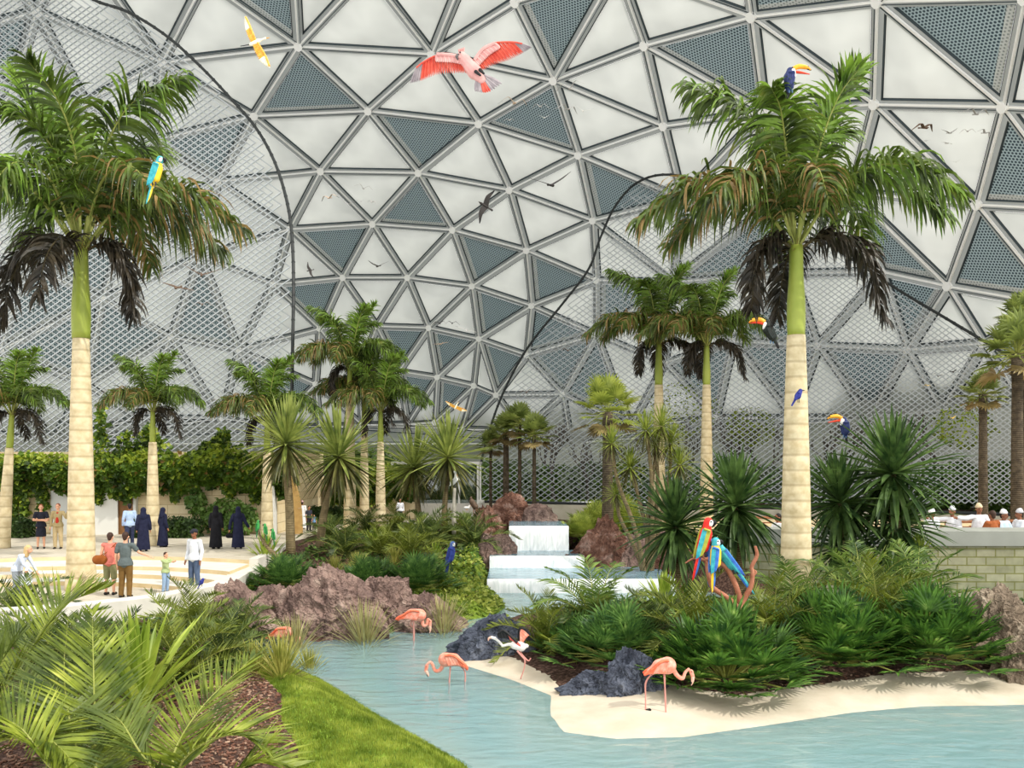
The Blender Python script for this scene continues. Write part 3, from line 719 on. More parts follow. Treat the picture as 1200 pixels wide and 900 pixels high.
# dead flower sheath bundle at the crown's foot
mb = MB()
for k in range(26):
    a = rnd.uniform(0, 2*PI); e = rnd.uniform(-.2, .9); strip(mb, Vector((0,0,-.1)), Vector((math.cos(a), math.sin(a), e)), UP.cross(Vector((math.cos(a), math.sin(a), 0))), rnd.uniform(.4, .9), .02, 3, .8)
ME_sheath = mb.mesh('royal_flower_stalk', L_royal_b)
def royal_palm(px, py, Y, s, label, mirror=False, basez=None, lean=0, drop=None, wd=1.0, group=None):
    c = at(px, py, Y); bx = c.x + lean; bz = basez if basez is not None else gz(bx, Y)
    r = empty('royal_palm', (bx, Y, bz), label=label, cat='palm tree', group=group)
    H = c.z - bz; sh = 2.3*s; hh = H - sh; mb = MB()
    cz = lambda t: (-lean*t, 0, t*H)
    pts = []; rads = []
    for i in range(33):
        t = i/32; z = hh*t; rr_ = s*wd*(.40 - .17*t + .05*math.exp(-t*14) + .02*math.sin(PI*t)); pts.append((-lean*z/H, 0, z - .1*(i == 0))); rads.append(rr_)
    mb.tube(pts, rads, 18); mb.build('trunk', M_trunk, r, smooth=True)
    mb = MB(); pts = []; rads = []
    for i in range(13):
        t = i/12; z = hh - .02 + sh*t; pts.append((-lean*z/H, 0, z)); rads.append(s*(.215 + .03*math.sin(PI*min(1, t*1.6)) - .05*t))
    mb.tube(pts, rads, 16); mb.build('crownshaft', M_shaft, r, smooth=True)
    o = mesh_obj('flower_stalk', ME_sheath, r); o.location = (-lean, 0, H); o.scale = (s,)*3
    for me in FR:
        o = mesh_obj('frond', me, r); o.location = (-lean, 0, H); o.scale = (s,)*3; o.rotation_euler = (0, 0, (PI if mirror else 0) + (rnd.uniform(-.06, .06)))
    return r
GR = 'royal palms'
royal_palm(933, 287, 21.7, 1.0, 'tallest royal palm on the planted island behind the beach, with a toucan on its crown', group=GR, wd=1.0)
royal_palm(95, 290, 25.2, 1.16, 'very tall royal palm beside the sunken plaza with a parrot in its crown', True, .7, group=GR, wd=.86)
royal_palm(179, 482, 33.2, .52, 'small royal palm on the plaza between two women in navy robes', basez=1.2, group=GR, wd=1.25)
royal_palm(14, 485, 32.3, .56, 'small royal palm leaning at the far left edge of the plaza', basez=1.2, lean=-.35, group=GR, wd=1.1)
royal_palm(313, 492, 36.0, .6, 'small royal palm at the right end of the limestone wall', basez=1.2, group=GR, wd=1.1)
royal_palm(410, 432, 42, .73, 'tallest of the three royal palms clustered beside the garden path', group=GR, wd=1.1)
royal_palm(427, 468, 43.5, .66, 'middle royal palm of the path cluster, with a thin trunk', group=GR)
royal_palm(446, 482, 41, .64, 'lowest royal palm of the path cluster, nearest the glass pavilion', group=GR)
royal_palm(772, 403, 44, .92, 'royal palm with a pale trunk rising behind the multi stemmed cabbage tree', group=GR, wd=1.0)
royal_palm(828, 405, 41, .82, 'royal palm with a pale trunk and a toucan flying at its right fronds', group=GR, wd=1.0)

# ---------------------------------------------------------------- fan palms
L_fan = leafmat('fan_leaf', (92,108,50), (150,164,84), 2.5, c3=(176,178,104))
L_fand = leafmat('fan_leaf_dry', (120,104,66), (158,140,92), 3, trans=.2)
L_fanb = leafmat('fan_leaf_bright', (112,130,50), (176,186,84), 2.0)
def fan_crown(R_, n, pet, seed, mat, seg=16, lo=-50):
    rn = random.Random(seed); mb = MB(); out = []
    for k in range(n):
        mb = MB(); a = k*2.39996; e = math.radians(lo + (85 - lo)*(k + .5)/n)
        d = Vector((math.cos(a)*math.cos(e), math.sin(a)*math.cos(e), math.sin(e)))
        fan(mb, Vector((0,0,0)) + d*.05, d, pet*rn.uniform(.8, 1.15), R_*rn.uniform(.85, 1.1), seg, rn, 115, droop=.55)
        out.append(mb.mesh('fan_frond', [L_fand if e < math.radians(-28) else mat, M_rachis]))
    return out
FC1 = fan_crown(.52, 26, .5, 3, L_fan); FC2 = fan_crown(.62, 24, .75, 4, L_fanb, 20)
def fan_palm(px, py, Y, s, crown, tr, label, group, foot=None):
    c = at(px, py, Y); fx = c.x if foot is None else at(foot, py, Y).x; bz = gz(fx, Y) if Y < 60 else 1.5
    r = empty('fan_palm', (fx, Y, bz), label=label, cat='palm tree', group=group); H = c.z - bz; dx = c.x - fx
    mb = MB(); mb.tube([(dx*(i/12)**1.4, 0, H*i/12 - (i == 0)*.1) for i in range(13)], [tr*(1.2 - .35*i/12 + .12*(i > 10)) for i in range(13)], 10); mb.build('trunk', M_fibre, r, smooth=True)
    for k, me in enumerate(crown): o = mesh_obj('frond', me, r); o.location = (dx, 0, H); o.scale = (s,)*3; o.rotation_euler = (0, 0, px*.1)
    return r
GF = 'fan palms at the foot of the netting'
for px, py, Y, s, tr, lb in [(575,522,46,1.0,.085,'shorter fan palm standing apart at the left of the row above the brown boulders'),(593,507,45,1.2,.17,'stoutest fan palm of the row above the brown boulders'),(609,497,44,1.25,.10,'tallest fan palm of the row above the brown boulders'),(626,510,43,1.2,.105,'rightmost fan palm of the row above the brown boulders')]:
    fan_palm(px, py, Y, s, FC1, tr, lb, GF)
fan_palm(712, 483, 36, 1.25, FC2, .22, 'fan palm with a shaggy dark trunk and bright open crown above the right rocks', None)
GF2 = 'fan palms behind the terrace diners'
fan_palm(1152, 462, 35, 1.05, FC1, .17, 'slimmer fan palm behind the diners on the right terrace', GF2)
fan_palm(1192, 415, 33, 1.8, FC1, .21, 'large fan palm with a thick dark trunk at the right edge behind the diners', GF2)
fan_palm(1197, 372, 36, 1.2, FC1, .15, 'tallest fan palm crown at the right edge above the large fan palm', GF2, foot=1203)

# ---------------------------------------------------------------- yuccas and cabbage trees
L_yuc = leafmat('yucca_leaf', (104,122,58), (172,182,96), 1.5, c3=(190,196,120))
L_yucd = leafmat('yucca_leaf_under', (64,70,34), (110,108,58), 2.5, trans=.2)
L_yucg = leafmat('yucca_dark', (40,66,32), (100,130,66), 2.0, c3=(150,172,104))
L_agav = leafmat('agave_bright', (120,146,46), (188,204,88), 2.0)
def rosette_mesh(n, L, w_, seed, mats, **k):
    mb = MB(); rosette(mb, (0,0,0), n, L, w_, random.Random(seed), mats=(0, 1), **k); return mb.mesh('rosette', list(mats))
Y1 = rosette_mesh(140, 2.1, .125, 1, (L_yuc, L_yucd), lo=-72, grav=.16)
Y2 = rosette_mesh(140, 2.0, .17, 2, (L_yucg, L_yucg), lo=-78, grav=.4)
Y3 = rosette_mesh(110, 1.15, .06, 3, (L_fanb, L_yucd), lo=-75, grav=.5)
AG = rosette_mesh(60, 1.0, .085, 4, (L_agav, L_agav), lo=8, grav=.3)
AG2 = rosette_mesh(50, .9, .07, 5, (L_yucg, L_yucg), lo=10, grav=.3)
TF = rosette_mesh(150, .75, .022, 6, (leafmat('tuft_leaf', (142,140,86), (204,196,140), 3), leafmat('tuft_leaf_b', (112,104,56), (160,150,92), 3)), lo=5, grav=.7, core=.09)
TFY = rosette_mesh(90, .8, .045, 7, (leafmat('flax_leaf', (128,134,56), (196,190,104), 3), leafmat('flax_leaf_b', (96,100,44), (150,140,76), 3)), lo=15, grav=.4, core=.09)
def stem_plant(name, cat, label, group, Y, foot, heads, me, sr, smat=None):
    """foot: ground pixel x; heads: (px, py, scale) rosettes on curved stems"""
    fx = (foot - 600)*Y/F; bz = gz(fx, Y)
    r = empty(name, (fx, Y, bz), label=label, cat=cat, group=group)
    for i, (px, py, s) in enumerate(heads):
        c = at(px, py, Y + (i % 3 - 1)*.25*(len(heads) > 1)) - Vector((fx, Y, bz)); k = .15*((i % 2)*2 - 1)*(len(heads) > 2)
        mb = MB(); mb.tube(catmull([(0,0,-.12),(c.x*.25 + k, c.y*.5, c.z*.4),(c.x*.75 + k, c.y, c.z*.75),tuple(c)], 10), [sr*(1.25 - .5*j/10) for j in range(11)], 8)
        mb.build('stem', smat or M_stem, r, smooth=True)
        o = mesh_obj('leaf_rosette', me, r); o.location = c; o.scale = (s,)*3; o.rotation_euler = (rnd.uniform(-.12,.12), rnd.uniform(-.12,.12), px*.37)
    return r
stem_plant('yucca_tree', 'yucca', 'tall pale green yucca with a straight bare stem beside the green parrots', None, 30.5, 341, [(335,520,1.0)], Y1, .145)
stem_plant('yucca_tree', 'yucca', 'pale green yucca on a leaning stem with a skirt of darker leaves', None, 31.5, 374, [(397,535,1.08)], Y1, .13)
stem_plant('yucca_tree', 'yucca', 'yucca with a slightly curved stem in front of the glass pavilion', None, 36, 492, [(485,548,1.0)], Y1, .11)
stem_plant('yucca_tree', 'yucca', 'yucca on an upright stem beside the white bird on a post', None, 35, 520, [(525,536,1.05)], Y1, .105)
stem_plant('yucca_shrub', 'yucca', 'dark green spiky yucca behind the macaws, right of the cabbage tree', None, 24.6, 800, [(792,618,.95)], Y2, .14)
stem_plant('yucca_shrub', 'yucca', 'large dark green spiky yucca rising behind the scarlet macaw', None, 25.2, 868, [(862,595,1.05)], Y2, .16)
stem_plant('yucca_shrub', 'yucca', 'dark green yucca just right of the tall island palm trunk', None, 24.8, 990, [(985,590,.95),(988,640,.8)], Y2, .15)
stem_plant('yucca_shrub', 'yucca', 'tallest dark green yucca with hanging leaves in front of the block wall', None, 24.4, 1050, [(1046,556,1.1),(1052,615,.95)], Y2, .17)
stem_plant('yucca_shrub', 'yucca', 'small light green yucca at the foot of the tallest dark yucca', None, 24.0, 1075, [(1078,650,.65)], AG, .08)
stem_plant('cabbage_tree', 'cabbage tree', 'multi stemmed cabbage tree with small golden green tufts before a pale palm trunk', None, 31.5, 760, [(717,520,.72),(738,548,.85),(722,580,.6),(757,505,.8),(775,500,.85),(786,520,.8),(797,545,.75),(768,522,.7)], Y3, .075)

# rosettes on the ground
def ground_plant(name, cat, label, group, px, py, s, me, rz=0, Y=None, extra=None):
    p = gp(px, py) if Y is None else Vector(((px-600)*Y/F, Y, gz((px-600)*Y/F, Y)))
    r = empty(name, (p.x, p.y, p.z - .03), rz, label=label, cat=cat, group=group, scale=s)
    for nm, m_ in (me if isinstance(me, list) else [('foliage', me)]): mesh_obj(nm, m_, r)
    return r
ground_plant('agave', 'agave', 'large bright lime green agave among the foreground fronds by the plaza curb', None, 165, 760, 1.7, AG, Y=14.2)
ground_plant('agave', 'agave', 'bright green agave beside the waterfall, left of the perched macaws', None, 778, 715, 1.1, AG, .6)
ground_plant('agave', 'agave', 'dark green sword leaved agave right of the lowest waterfall step', None, 808, 712, 1.0, AG2, 1.6)
GA = 'small bright agaves in the upper garden'
for px, py, s, me, lb in [(312,652,1.15,AG,'bright agave beneath the three green parrots'),(292,648,1.0,AG,'small agave at the plaza edge left of the green parrots'),(440,640,1.0,AG,'agave left of the cycads, right of the leaning yucca stem'),(505,618,.95,AG2,'darker agave right of the pale palm cluster'),(546,614,1.0,AG,'bright agave right of the white bird post'),(510,650,.75,AG,'small bright agave left of the blue parrot')]:
    ground_plant('agave', 'agave', lb, GA, px, py + 6, s, me, px)
GT = 'straw coloured tufts in the shallows'
for px, py, s, lb in [(428,745,1.05,'straw coloured grass tuft in front of the brown rocks, left of the wading flamingo'),(520,733,1.0,'straw coloured grass tuft in the water right of the wading flamingo'),(346,752,.85,'straw coloured grass tuft behind the flamingo at the left bank')]:
    ground_plant('grass_tuft', 'grass tuft', lb, GT, px, py, s*1.5, TF, px, Y=4.5*F/(py + 8 - HOR))
GX = 'variegated flax clumps'
for px, py, s, lb in [(330,792,.95,'yellow green flax clump at the water edge above the lawn'),(300,788,.8,'flax clump left of the lawn mound beside the left flamingo'),(362,790,.75,'flax clump spilling over the water at the top of the lawn'),(392,672,.8,'flax clump above the brown rocks below the leaning yucca'),(418,668,.8,'flax clump behind the brown rocks left of the green fan shrubs'),(462,662,.8,'flax clump between the two green fan shrubs')]:
    ground_plant('flax_clump', 'flax plant', lb, GX, px, py, s, TFY, px)

# ---------------------------------------------------------------- low fan shrubs
L_shrub = leafmat('shrub_fan', (38,72,30), (98,140,54), 5, c3=(164,192,98))
L_shrub2 = leafmat('shrub_fan_blue', (46,82,40), (104,142,66), 5, c3=(160,186,104))
def fan_shrub_mesh(n, seed, R_=.55, pet=.75, seg=15, mat=None, lo=-3):
    rn = random.Random(seed); mb = MB()
    for k in range(n):
        a = k*2.39996 + rn.uniform(-.3, .3); e = math.radians(lo + (88 - lo)*((k + .5)/n)**1.15)
        d = Vector((math.cos(a)*math.cos(e), math.sin(a)*math.cos(e), math.sin(e)*.62 + .06)); fan(mb, d*.1 + UP*.10 + Vector((math.cos(a), math.sin(a), 0))*rn.uniform(0, .42)*(1 - k/n), d, pet*rn.uniform(.5, 1.15), R_*rn.uniform(.8, 1.1), seg, rn, 100, droop=.35, w_=R_*.11)
    return mb.mesh('fan_shrub', [mat or L_shrub, M_rachis])
FS1 = fan_shrub_mesh(85, 11); FS2 = fan_shrub_mesh(70, 12, mat=L_shrub2); 
for px, py, s, me, lb in [(850,805,1.25,FS1,'widest low green fan shrub at the sand edge in the centre of the beach'),(978,778,1.22,FS1,'low green fan shrub in the middle of the island edge, right of the widest one'),(1092,776,1.25,FS1,'low green fan shrub beside the grey brown boulder at right'),(722,778,1.05,FS2,'low green fan shrub behind the dark rock on the island'),(672,765,.7,FS2,'small fan shrub beside the open winged flamingo')]:
    ground_plant('fan_shrub', 'shrub', lb, 'low fan shrubs along the beach', px, py, s, me, px)
for px, py, s, me, lb in [(332,688,.85,FS2,'green fan shrub behind the brown rocks beneath the tall yucca'),(432,690,.85,FS2,'green fan shrub left of centre behind the brown rocks'),(489,690,.9,FS2,'green fan shrub right behind the brown rocks, left of the blue parrot')]:
    ground_plant('fan_shrub', 'shrub', lb, 'fan shrubs behind the brown rocks', px, py, s, me, px)
for px, py, Y, s, lb in [(700,622,37.5,1.1,'bright green bushy shrub above the right rocks'),(725,618,38.5,1.3,'taller bushy shrub at the foot of the shaggy fan palm'),(682,632,35.9,.8,'small bright shrub right beside the top waterfall')]:
    ground_plant('fan_shrub', 'shrub', lb, 'bushy shrubs right of the waterfall', px, py, s, fan_shrub_mesh(70, 13, mat=L_fanb), px, Y=Y)

# ---------------------------------------------------------------- cycads and feather palms
L_cyc = leafmat('cycad_leaf', (70,84,26), (134,146,54), 2.5, c3=(164,170,78))
L_cycd = leafmat('cycad_leaf_dark', (56,74,34), (108,126,60), 2.5, c3=(134,146,82))
L_are = leafmat('areca_leaf', (60,88,40), (124,150,66), 2.5, c3=(170,176,92))
def feather_mesh(n, seed, L, leaf, w_, grav, mat, lo=15, hi=80, arch=.45, lift=.35, nl=34, pre=.0):
    rn = random.Random(seed); out = []
    for k in range(n):
        mb = MB()
        a = k*2.39996 + rn.uniform(-.2, .2); e = math.radians(lo + (hi - lo)*((k + .5)/n)); l = L*rn.uniform(.85, 1.1)
        r = Vector((math.cos(a), math.sin(a), 0)); P = [Vector((0,0,0))]; d = r*math.cos(e) + UP*math.sin(e)
        for j in range(4): P.append(P[-1] + d*l/4); d = (d - UP*arch*(.5 + j*.35)).normalized()
        frond(mb, P, nl, leaf, w_, grav, rn, lift=lift, alpha=58, jitter=.05, t0=.1 + pre, rr=.02, seg=2, tipk=.35)
        out.append(('frond', mb.mesh('feather_frond', [mat, M_rachis])))
    return out
CY1 = feather_mesh(16, 21, 1.5, .42, .034, .15, L_cyc); CY2 = feather_mesh(18, 22, 1.5, .42, .034, .2, L_cycd, lo=5)
AR1 = feather_mesh(12, 23, 1.9, .6, .045, 1.0, L_are, lo=25, arch=.4, lift=.1, pre=.1, nl=26)
GC = 'cycads on the island'
for px, py, s, me, lb in [(640,762,1.05,CY1,'cycad with upright fronds behind the open winged flamingo'),(812,752,1.15,CY1,'cycad in front of the perch of macaws, left side'),(905,752,1.1,CY1,'cycad at the foot of the tall island palm'),(1030,738,1.25,CY1,'broad cycad below the tallest dark yucca'),(690,745,.9,CY2,'darker cycad left of the drooping feather palm'),(760,748,.95,CY2,'dark cycad between the feather palm and the macaw perch')]:
    ground_plant('cycad', 'cycad', lb, GC, px, py, s, me, px)
GD = 'drooping feather palms on the island'
for px, py, s, lb in [(698,738,1.1,'drooping feather palm in front of the lower waterfall'),(1010,722,1.25,'drooping feather palm under the dark yuccas in front of the block wall'),(935,722,1.0,'low drooping feather palm behind the tall island palm trunk'),(1075,716,1.15,'drooping feather palm reaching right along the block wall')]:
    ground_plant('feather_palm', 'palm', lb, GD, px, py, s, AR1, px)
GE = 'cycads in the upper garden'
for px, py, s, me, lb in [(465,628,1.05,CY1,'cycad in front of the pale palm cluster'),(500,640,1.3,CY2,'spreading cycad left of the post with the white bird'),(555,640,1.25,CY2,'spreading cycad beside the left waterfall rocks'),(405,650,1.1,CY2,'cycad between the two stemmed yuccas'),(480,656,1.1,CY1,'cycad above the right green fan shrub'),(528,632,.9,CY1,'small cycad behind the blue parrot'),(430,625,1.1,CY2,'cycad at the foot of the three clustered royal palms'),(385,632,1.0,CY2,'cycad beside the stroller family'),(448,650,.95,CY1,'cycad just left of the upper flax clump')]:
    ground_plant('cycad', 'cycad', lb, GE, px, py, s, me, px)
GG = 'cycads around the foreground fronds'
for px, py, s, me, lb in [(226,745,1.0,CY1,'olive cycad below the curb with a small blue bird'),(280,752,1.0,CY2,'olive cycad left of the brown rocks near the water'),(212,795,1.1,CY1,'pale cycad between agave and mulch patch'),(262,775,.9,CY2,'low dark cycad left of the left flamingo'),(20,735,1.2,CY2,'cycad under the big left frond by the plaza'),(130,800,1.1,CY2,'cycad just behind the tall centre frond'),(55,780,1.1,CY2,'cycad at left behind the date palms')]:
    ground_plant('cycad', 'cycad', lb, GG, px, py, s, me, px)

# ---------------------------------------------------------------- foreground date palms
L_date = leafmat('date_leaf', (72,92,26), (146,160,54), 3, c3=(192,196,90), trans=.3)
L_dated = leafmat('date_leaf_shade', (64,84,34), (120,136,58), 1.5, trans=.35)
def date_palm(base, Yb, fronds, label, group):
    b = Vector(((base - 600)*Yb/F, Yb, gz((base - 600)*Yb/F, Yb)))
    r = empty('date_palm', b, label=label, cat='palm', group=group)
    mb = MB(); mb.tube([(0,0,-.1),(0,0,.12),(0,0,.3)], [.22,.26,.12], 10); mb.build('trunk', M_fibre, r)
    for pts, L, gv, lf, m_ in fronds:
        P = [Vector((0,0,.2))] + [at(x, y, Y) - b for x, y, Y in pts]
        ln = sum((P[i+1] - P[i]).length for i in range(len(P)-1)); mb = MB()
        frond(mb, P, int(ln*30), L, .036, gv, rnd, lift=lf, alpha=58, jitter=.035, t0=.12, rr=.022, seg=3, tipk=.45, curve=lambda t: .55 + .45*math.sin(PI*min(1, t*.95)) - .45*max(0, t - .7)/.3)
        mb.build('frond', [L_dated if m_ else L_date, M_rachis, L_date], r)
GP = 'date palms at the front left'
date_palm(112, 9.6, [([(112,880,9.9),(110,800,10.3),(108,715,10.9)], .85, .12, .1, 0), ([(85,860,9.8),(75,790,10.4),(80,722,11.3)], .8, .2, .2, 1),
    ([(60,900,9.2),(20,850,9.2),(-40,835,9.3)], .75, .3, .3, 0), ([(100,900,10.5),(60,820,11.6),(10,770,12.5)], .7, .3, .2, 1),([(130,890,10.8),(150,850,11.6),(160,825,12.4)], .6, .3, .2, 1)],
    'date palm with one upright frond at the centre of the front left foliage', GP)
date_palm(-40, 10.2, [([(-20,850,10.4),(30,770,10.8),(70,712,11.3),(128,688,11.8)], .85, .3, .5, 0), ([(-30,850,10),(0,780,10.1),(25,740,10.3)], .8, .3, .3, 1), ([(-20,880,9.8),(25,862,9.6),(60,868,9.4),(92,900,9.2)], .8, .5, .2, 0), ([(-60,830,10),(-50,740,10),(-30,660,10)], .8, .3, .2, 1),([(-10,870,10.3),(40,820,10.9),(80,800,11.6)], .7, .4, .2, 1)],
    'date palm at the far left whose frond arches over the plaza', GP)
date_palm(205, 10.0, [([(205,880,10.3),(240,825,10.8),(302,765,11.6)], .8, .15, .2, 0), ([(215,890,9.9),(250,866,9.9),(285,862,9.9),(318,880,9.8)], .85, .3, .25, 0), ([(260,915,9.6),(300,892,9.6),(352,900,9.6)], .75, .3, .2, 0), ([(170,890,9.8),(145,850,9.9),(130,835,10.2)], .7, .3, .2, 1)],
    'date palm whose fronds reach over the mulch towards the lawn', GP)
# ---------------------------------------------------------------- rocks
def rockmat(name, c1, c2, c3, sc_=1.6):
    m, n = nt(name); out = n.nodes.new('ShaderNodeOutputMaterial'); b = n.nodes.new('ShaderNodeBsdfPrincipled'); n.links.new(b.outputs[0], out.inputs[0])
    b.inputs['Roughness'].default_value = .9; b.inputs['Specular IOR Level'].default_value = .2
    v = coord(n, 'Object'); nz = n.nodes.new('ShaderNodeTexNoise'); nz.inputs['Scale'].default_value = sc_; nz.inputs['Detail'].default_value = 9; nz.inputs['Roughness'].default_value = .65; nz.inputs['Distortion'].default_value = .5; n.links.new(v, nz.inputs['Vector'])
    c = ramp(n, nz.outputs[0], [(.34, c1), (.52, c2), (.7, c3)])
    vo = n.nodes.new('ShaderNodeTexVoronoi'); vo.feature = 'DISTANCE_TO_EDGE'; vo.inputs['Scale'].default_value = sc_*1.3
    nz2 = n.nodes.new('ShaderNodeTexNoise'); nz2.inputs['Scale'].default_value = 3; n.links.new(v, nz2.inputs['Vector'])
    va = n.nodes.new('ShaderNodeVectorMath'); va.operation = 'ADD'; n.links.new(v, va.inputs[0]); n.links.new(nz2.outputs['Color'], va.inputs[1]); n.links.new(va.outputs[0], vo.inputs['Vector'])
    cr = ramp(n, vo.outputs['Distance'], [(0, (110,110,110)), (.05, (255,255,255))])
    mx = n.nodes.new('ShaderNodeMixRGB'); mx.blend_type = 'MULTIPLY'; mx.inputs[0].default_value = .22; n.links.new(c, mx.inputs[1]); n.links.new(cr, mx.inputs[2]); n.links.new(mx.outputs[0], b.inputs['Base Color'])
    ad = n.nodes.new('ShaderNodeMath'); ad.operation = 'ADD'; n.links.new(nz.outputs[0], ad.inputs[0]); ml = n.nodes.new('ShaderNodeMath'); ml.operation = 'MULTIPLY'; ml.inputs[1].default_value = .12; n.links.new(cr, ml.inputs[0]); n.links.new(ml.outputs[0], ad.inputs[1])
    bp = n.nodes.new('ShaderNodeBump'); bp.inputs['Strength'].default_value = 1.0; bp.inputs['Distance'].default_value = .22; n.links.new(ad.outputs[0], bp.inputs['Height']); n.links.new(bp.outputs[0], b.inputs['Normal'])
    MATS[name] = m; return m
R_brown = rockmat('rock_brown', (92,74,70), (146,122,112), (184,162,148))
R_red = rockmat('rock_reddish', (84,56,46), (136,98,82), (190,160,146), 2.2)
R_dark = rockmat('rock_slate', (52,56,68), (92,98,112), (136,140,150))
R_grey = rockmat('rock_grey_brown', (88,76,64), (142,126,108), (184,170,150))
def rock(px, pyb, wpx, hpx, mat, label, group, seed, Y=None, depth=.75, peak=0.0, sharp=.35):
    p = gp(px, pyb) if Y is None else Vector(((px-600)*Y/F, Y, ZC - (pyb-HOR)*Y/F))
    s = p.y/F; w_, h = wpx*s, hpx*s*1.12; rn = random.Random(seed)
    if Y is None: k_ = (p.y + .22*w_*depth)/p.y; p = Vector((p.x*k_, p.y*k_, gz(p.x*k_, p.y*k_))); w_ *= k_; h = ZC - (pyb - hpx - HOR)*p.y/F - p.z + h*.06
    bm = bmesh.new(); bmesh.ops.create_icosphere(bm, subdivisions=6, radius=1)
    pl = []
    for _ in range(22):
        a = rn.uniform(0, 2*PI); z = rn.uniform(-.2, 1); r = math.sqrt(max(0, 1 - z*z)); pl.append((Vector((r*math.cos(a), r*math.sin(a), z)), rn.uniform(.6, .93)))
    off = Vector((rn.uniform(0, 50), rn.uniform(0, 50), rn.uniform(0, 50)))
    for v in bm.verts:
        q = v.co.normalized(); rr_ = 1.0
        for nrm, d in pl:
            c = q.dot(nrm)
            if c > 0: rr_ = min(rr_, d / c)
        rid = 0; amp = .17; fq = 1.7
        for o in range(6):
            rid += amp*(1 - 2.6*abs(noise.noise(Vector((q.x*1.3, q.y*1.3, q.z*.7))*fq + off))); amp *= .6; fq *= 2.0
        rr_ *= 1 + rid*sharp*1.6 - .05
        q = q*rr_; zz = (q.z + .35)/1.35
        k = 1 - .35*max(0, zz)
        v.co = Vector((q.x*w_/2*k + peak*w_*max(0, zz)**2*.3, q.y*w_/2*depth*k, zz*h))
    me = bpy.data.meshes.new('boulder'); bm.to_mesh(me); bm.free(); me.materials.append(mat)
    for pp in me.polygons: pp.use_smooth = False
    o = mesh_obj('boulder', me, None, label=label, cat='rock', group=group); o.location = p - Vector((0, 0, h*.06)); o.rotation_euler = (0, 0, 0)
    return o
GB = 'brown boulders on the left bank'
for a in [(282,742,112,60,'low brown boulder at the left end of the bank rocks',101,-.3),(352,744,88,62,'brown boulder between the low left one and the peaked one',102,-.2),(398,746,140,86,'largest brown boulder with a jagged peak at the stream edge',103,-.35),
          (450,730,96,62,'brown boulder behind and right of the peaked one',104,.1),(502,742,100,46,'flat brown boulder beside the wading flamingo',105,0),(318,728,70,50,'brown boulder behind, below the green fan shrub',106,0)]:
    rock(*a[:4], R_brown, a[4], GB, a[5], peak=a[6], sharp=.55)
GW = 'reddish boulders beside the waterfall'
for a in [(600,612,64,34,39.5,'round reddish boulder on top, left of the highest fall',111),(628,612,50,22,38.6,'low pinkish boulder at the upper edge of the top pool',112),(572,640,62,50,36.2,'streaked reddish boulder left of the top waterfall',113),(584,657,66,36,33.6,'smooth brown boulder beside the second waterfall step',114),
          (708,668,84,56,33.4,'streaked reddish boulder right of the second waterfall step',115),(748,668,86,46,33.4,'angular reddish boulder right of the streaked one',116),(800,666,80,46,32.6,'brown boulder behind the perched macaws',117),(770,650,60,32,35.5,'small brown boulder under the cabbage tree',118),(668,668,30,20,33.0,'small stone at the lip of the second waterfall step',119)]:
    rock(a[0], a[1], a[2], a[3], R_red if a[6] % 2 else R_brown, a[5], GW, a[6], Y=a[4], sharp=.5)
GK = 'dark slate rocks on the island'
rock(578, 768, 92, 52, R_dark, 'jagged dark slate rock at the tip of the beach', GK, 121, peak=.6, sharp=.7); rock(556, 766, 48, 26, R_dark, 'small slate rock at the very tip of the beach', GK, 122, sharp=.7)
rock(700, 811, 84, 28, R_dark, 'low slate rock at the sand edge left of the walking flamingo', GK, 123, sharp=.6); rock(742, 811, 86, 54, R_dark, 'tall slate rock behind the walking flamingo', GK, 124, sharp=.6)
GH = 'grey brown boulders at the right edge'
rock(1168, 770, 116, 88, R_grey, 'large grey brown boulder at the right edge by the block wall', GH, 131, sharp=.8); rock(1108, 742, 58, 50, R_grey, 'smaller grey boulder in front of the block wall', GH, 132, sharp=.7)
rock(1200, 796, 90, 46, R_grey, 'brown boulder low at the right edge of the sand', GH, 133, sharp=.7)
rock(615, 628, 60, 40, R_brown, 'mossy mound behind the left waterfall rocks', None, 134, Y=41, sharp=.4)

# ---------------------------------------------------------------- leaf clouds: ivy, hedges, ground cover
def leaves(mb, pts, size, rnd_, cur=None, flat=.5):
    for p, nrm in pts:
        mb.cur = cur(p) if callable(cur) else (cur or 0)
        d = Vector((rnd_.uniform(-1,1), rnd_.uniform(-1,1), rnd_.uniform(-1,.4))) + nrm*rnd_.uniform(0, .5)
        d.normalize(); wv = d.cross(nrm + Vector((rnd_.uniform(-flat,flat), rnd_.uniform(-flat,flat), rnd_.uniform(-flat,flat))))
        if wv.length < .05: continue
        wv.normalize(); l = size*rnd_.uniform(.7, 1.3); b = len(mb.v)
        nn = wv.cross(d)*l*.12
        mb.v += [tuple(p), tuple(p + d*l*.45 + wv*l*.38 + nn), tuple(p + d*l), tuple(p + d*l*.45 - wv*l*.38 + nn)]
        mb.f += [(b, b+1, b+2), (b, b+2, b+3)]; mb.m += [mb.cur]*2
    mb.cur = 0
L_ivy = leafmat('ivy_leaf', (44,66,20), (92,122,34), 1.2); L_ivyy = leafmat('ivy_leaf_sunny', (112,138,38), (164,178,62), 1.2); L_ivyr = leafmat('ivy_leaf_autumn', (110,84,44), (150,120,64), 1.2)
L_hedge = leafmat('hedge_leaf', (34,56,24), (70,96,40), 2.0); L_bush = leafmat('bush_leaf', (74,106,46), (128,160,78), 1.5); L_bgt = leafmat('grey_bush_leaf', (124,144,112), (168,182,146), 1.0)
rn = random.Random(77)
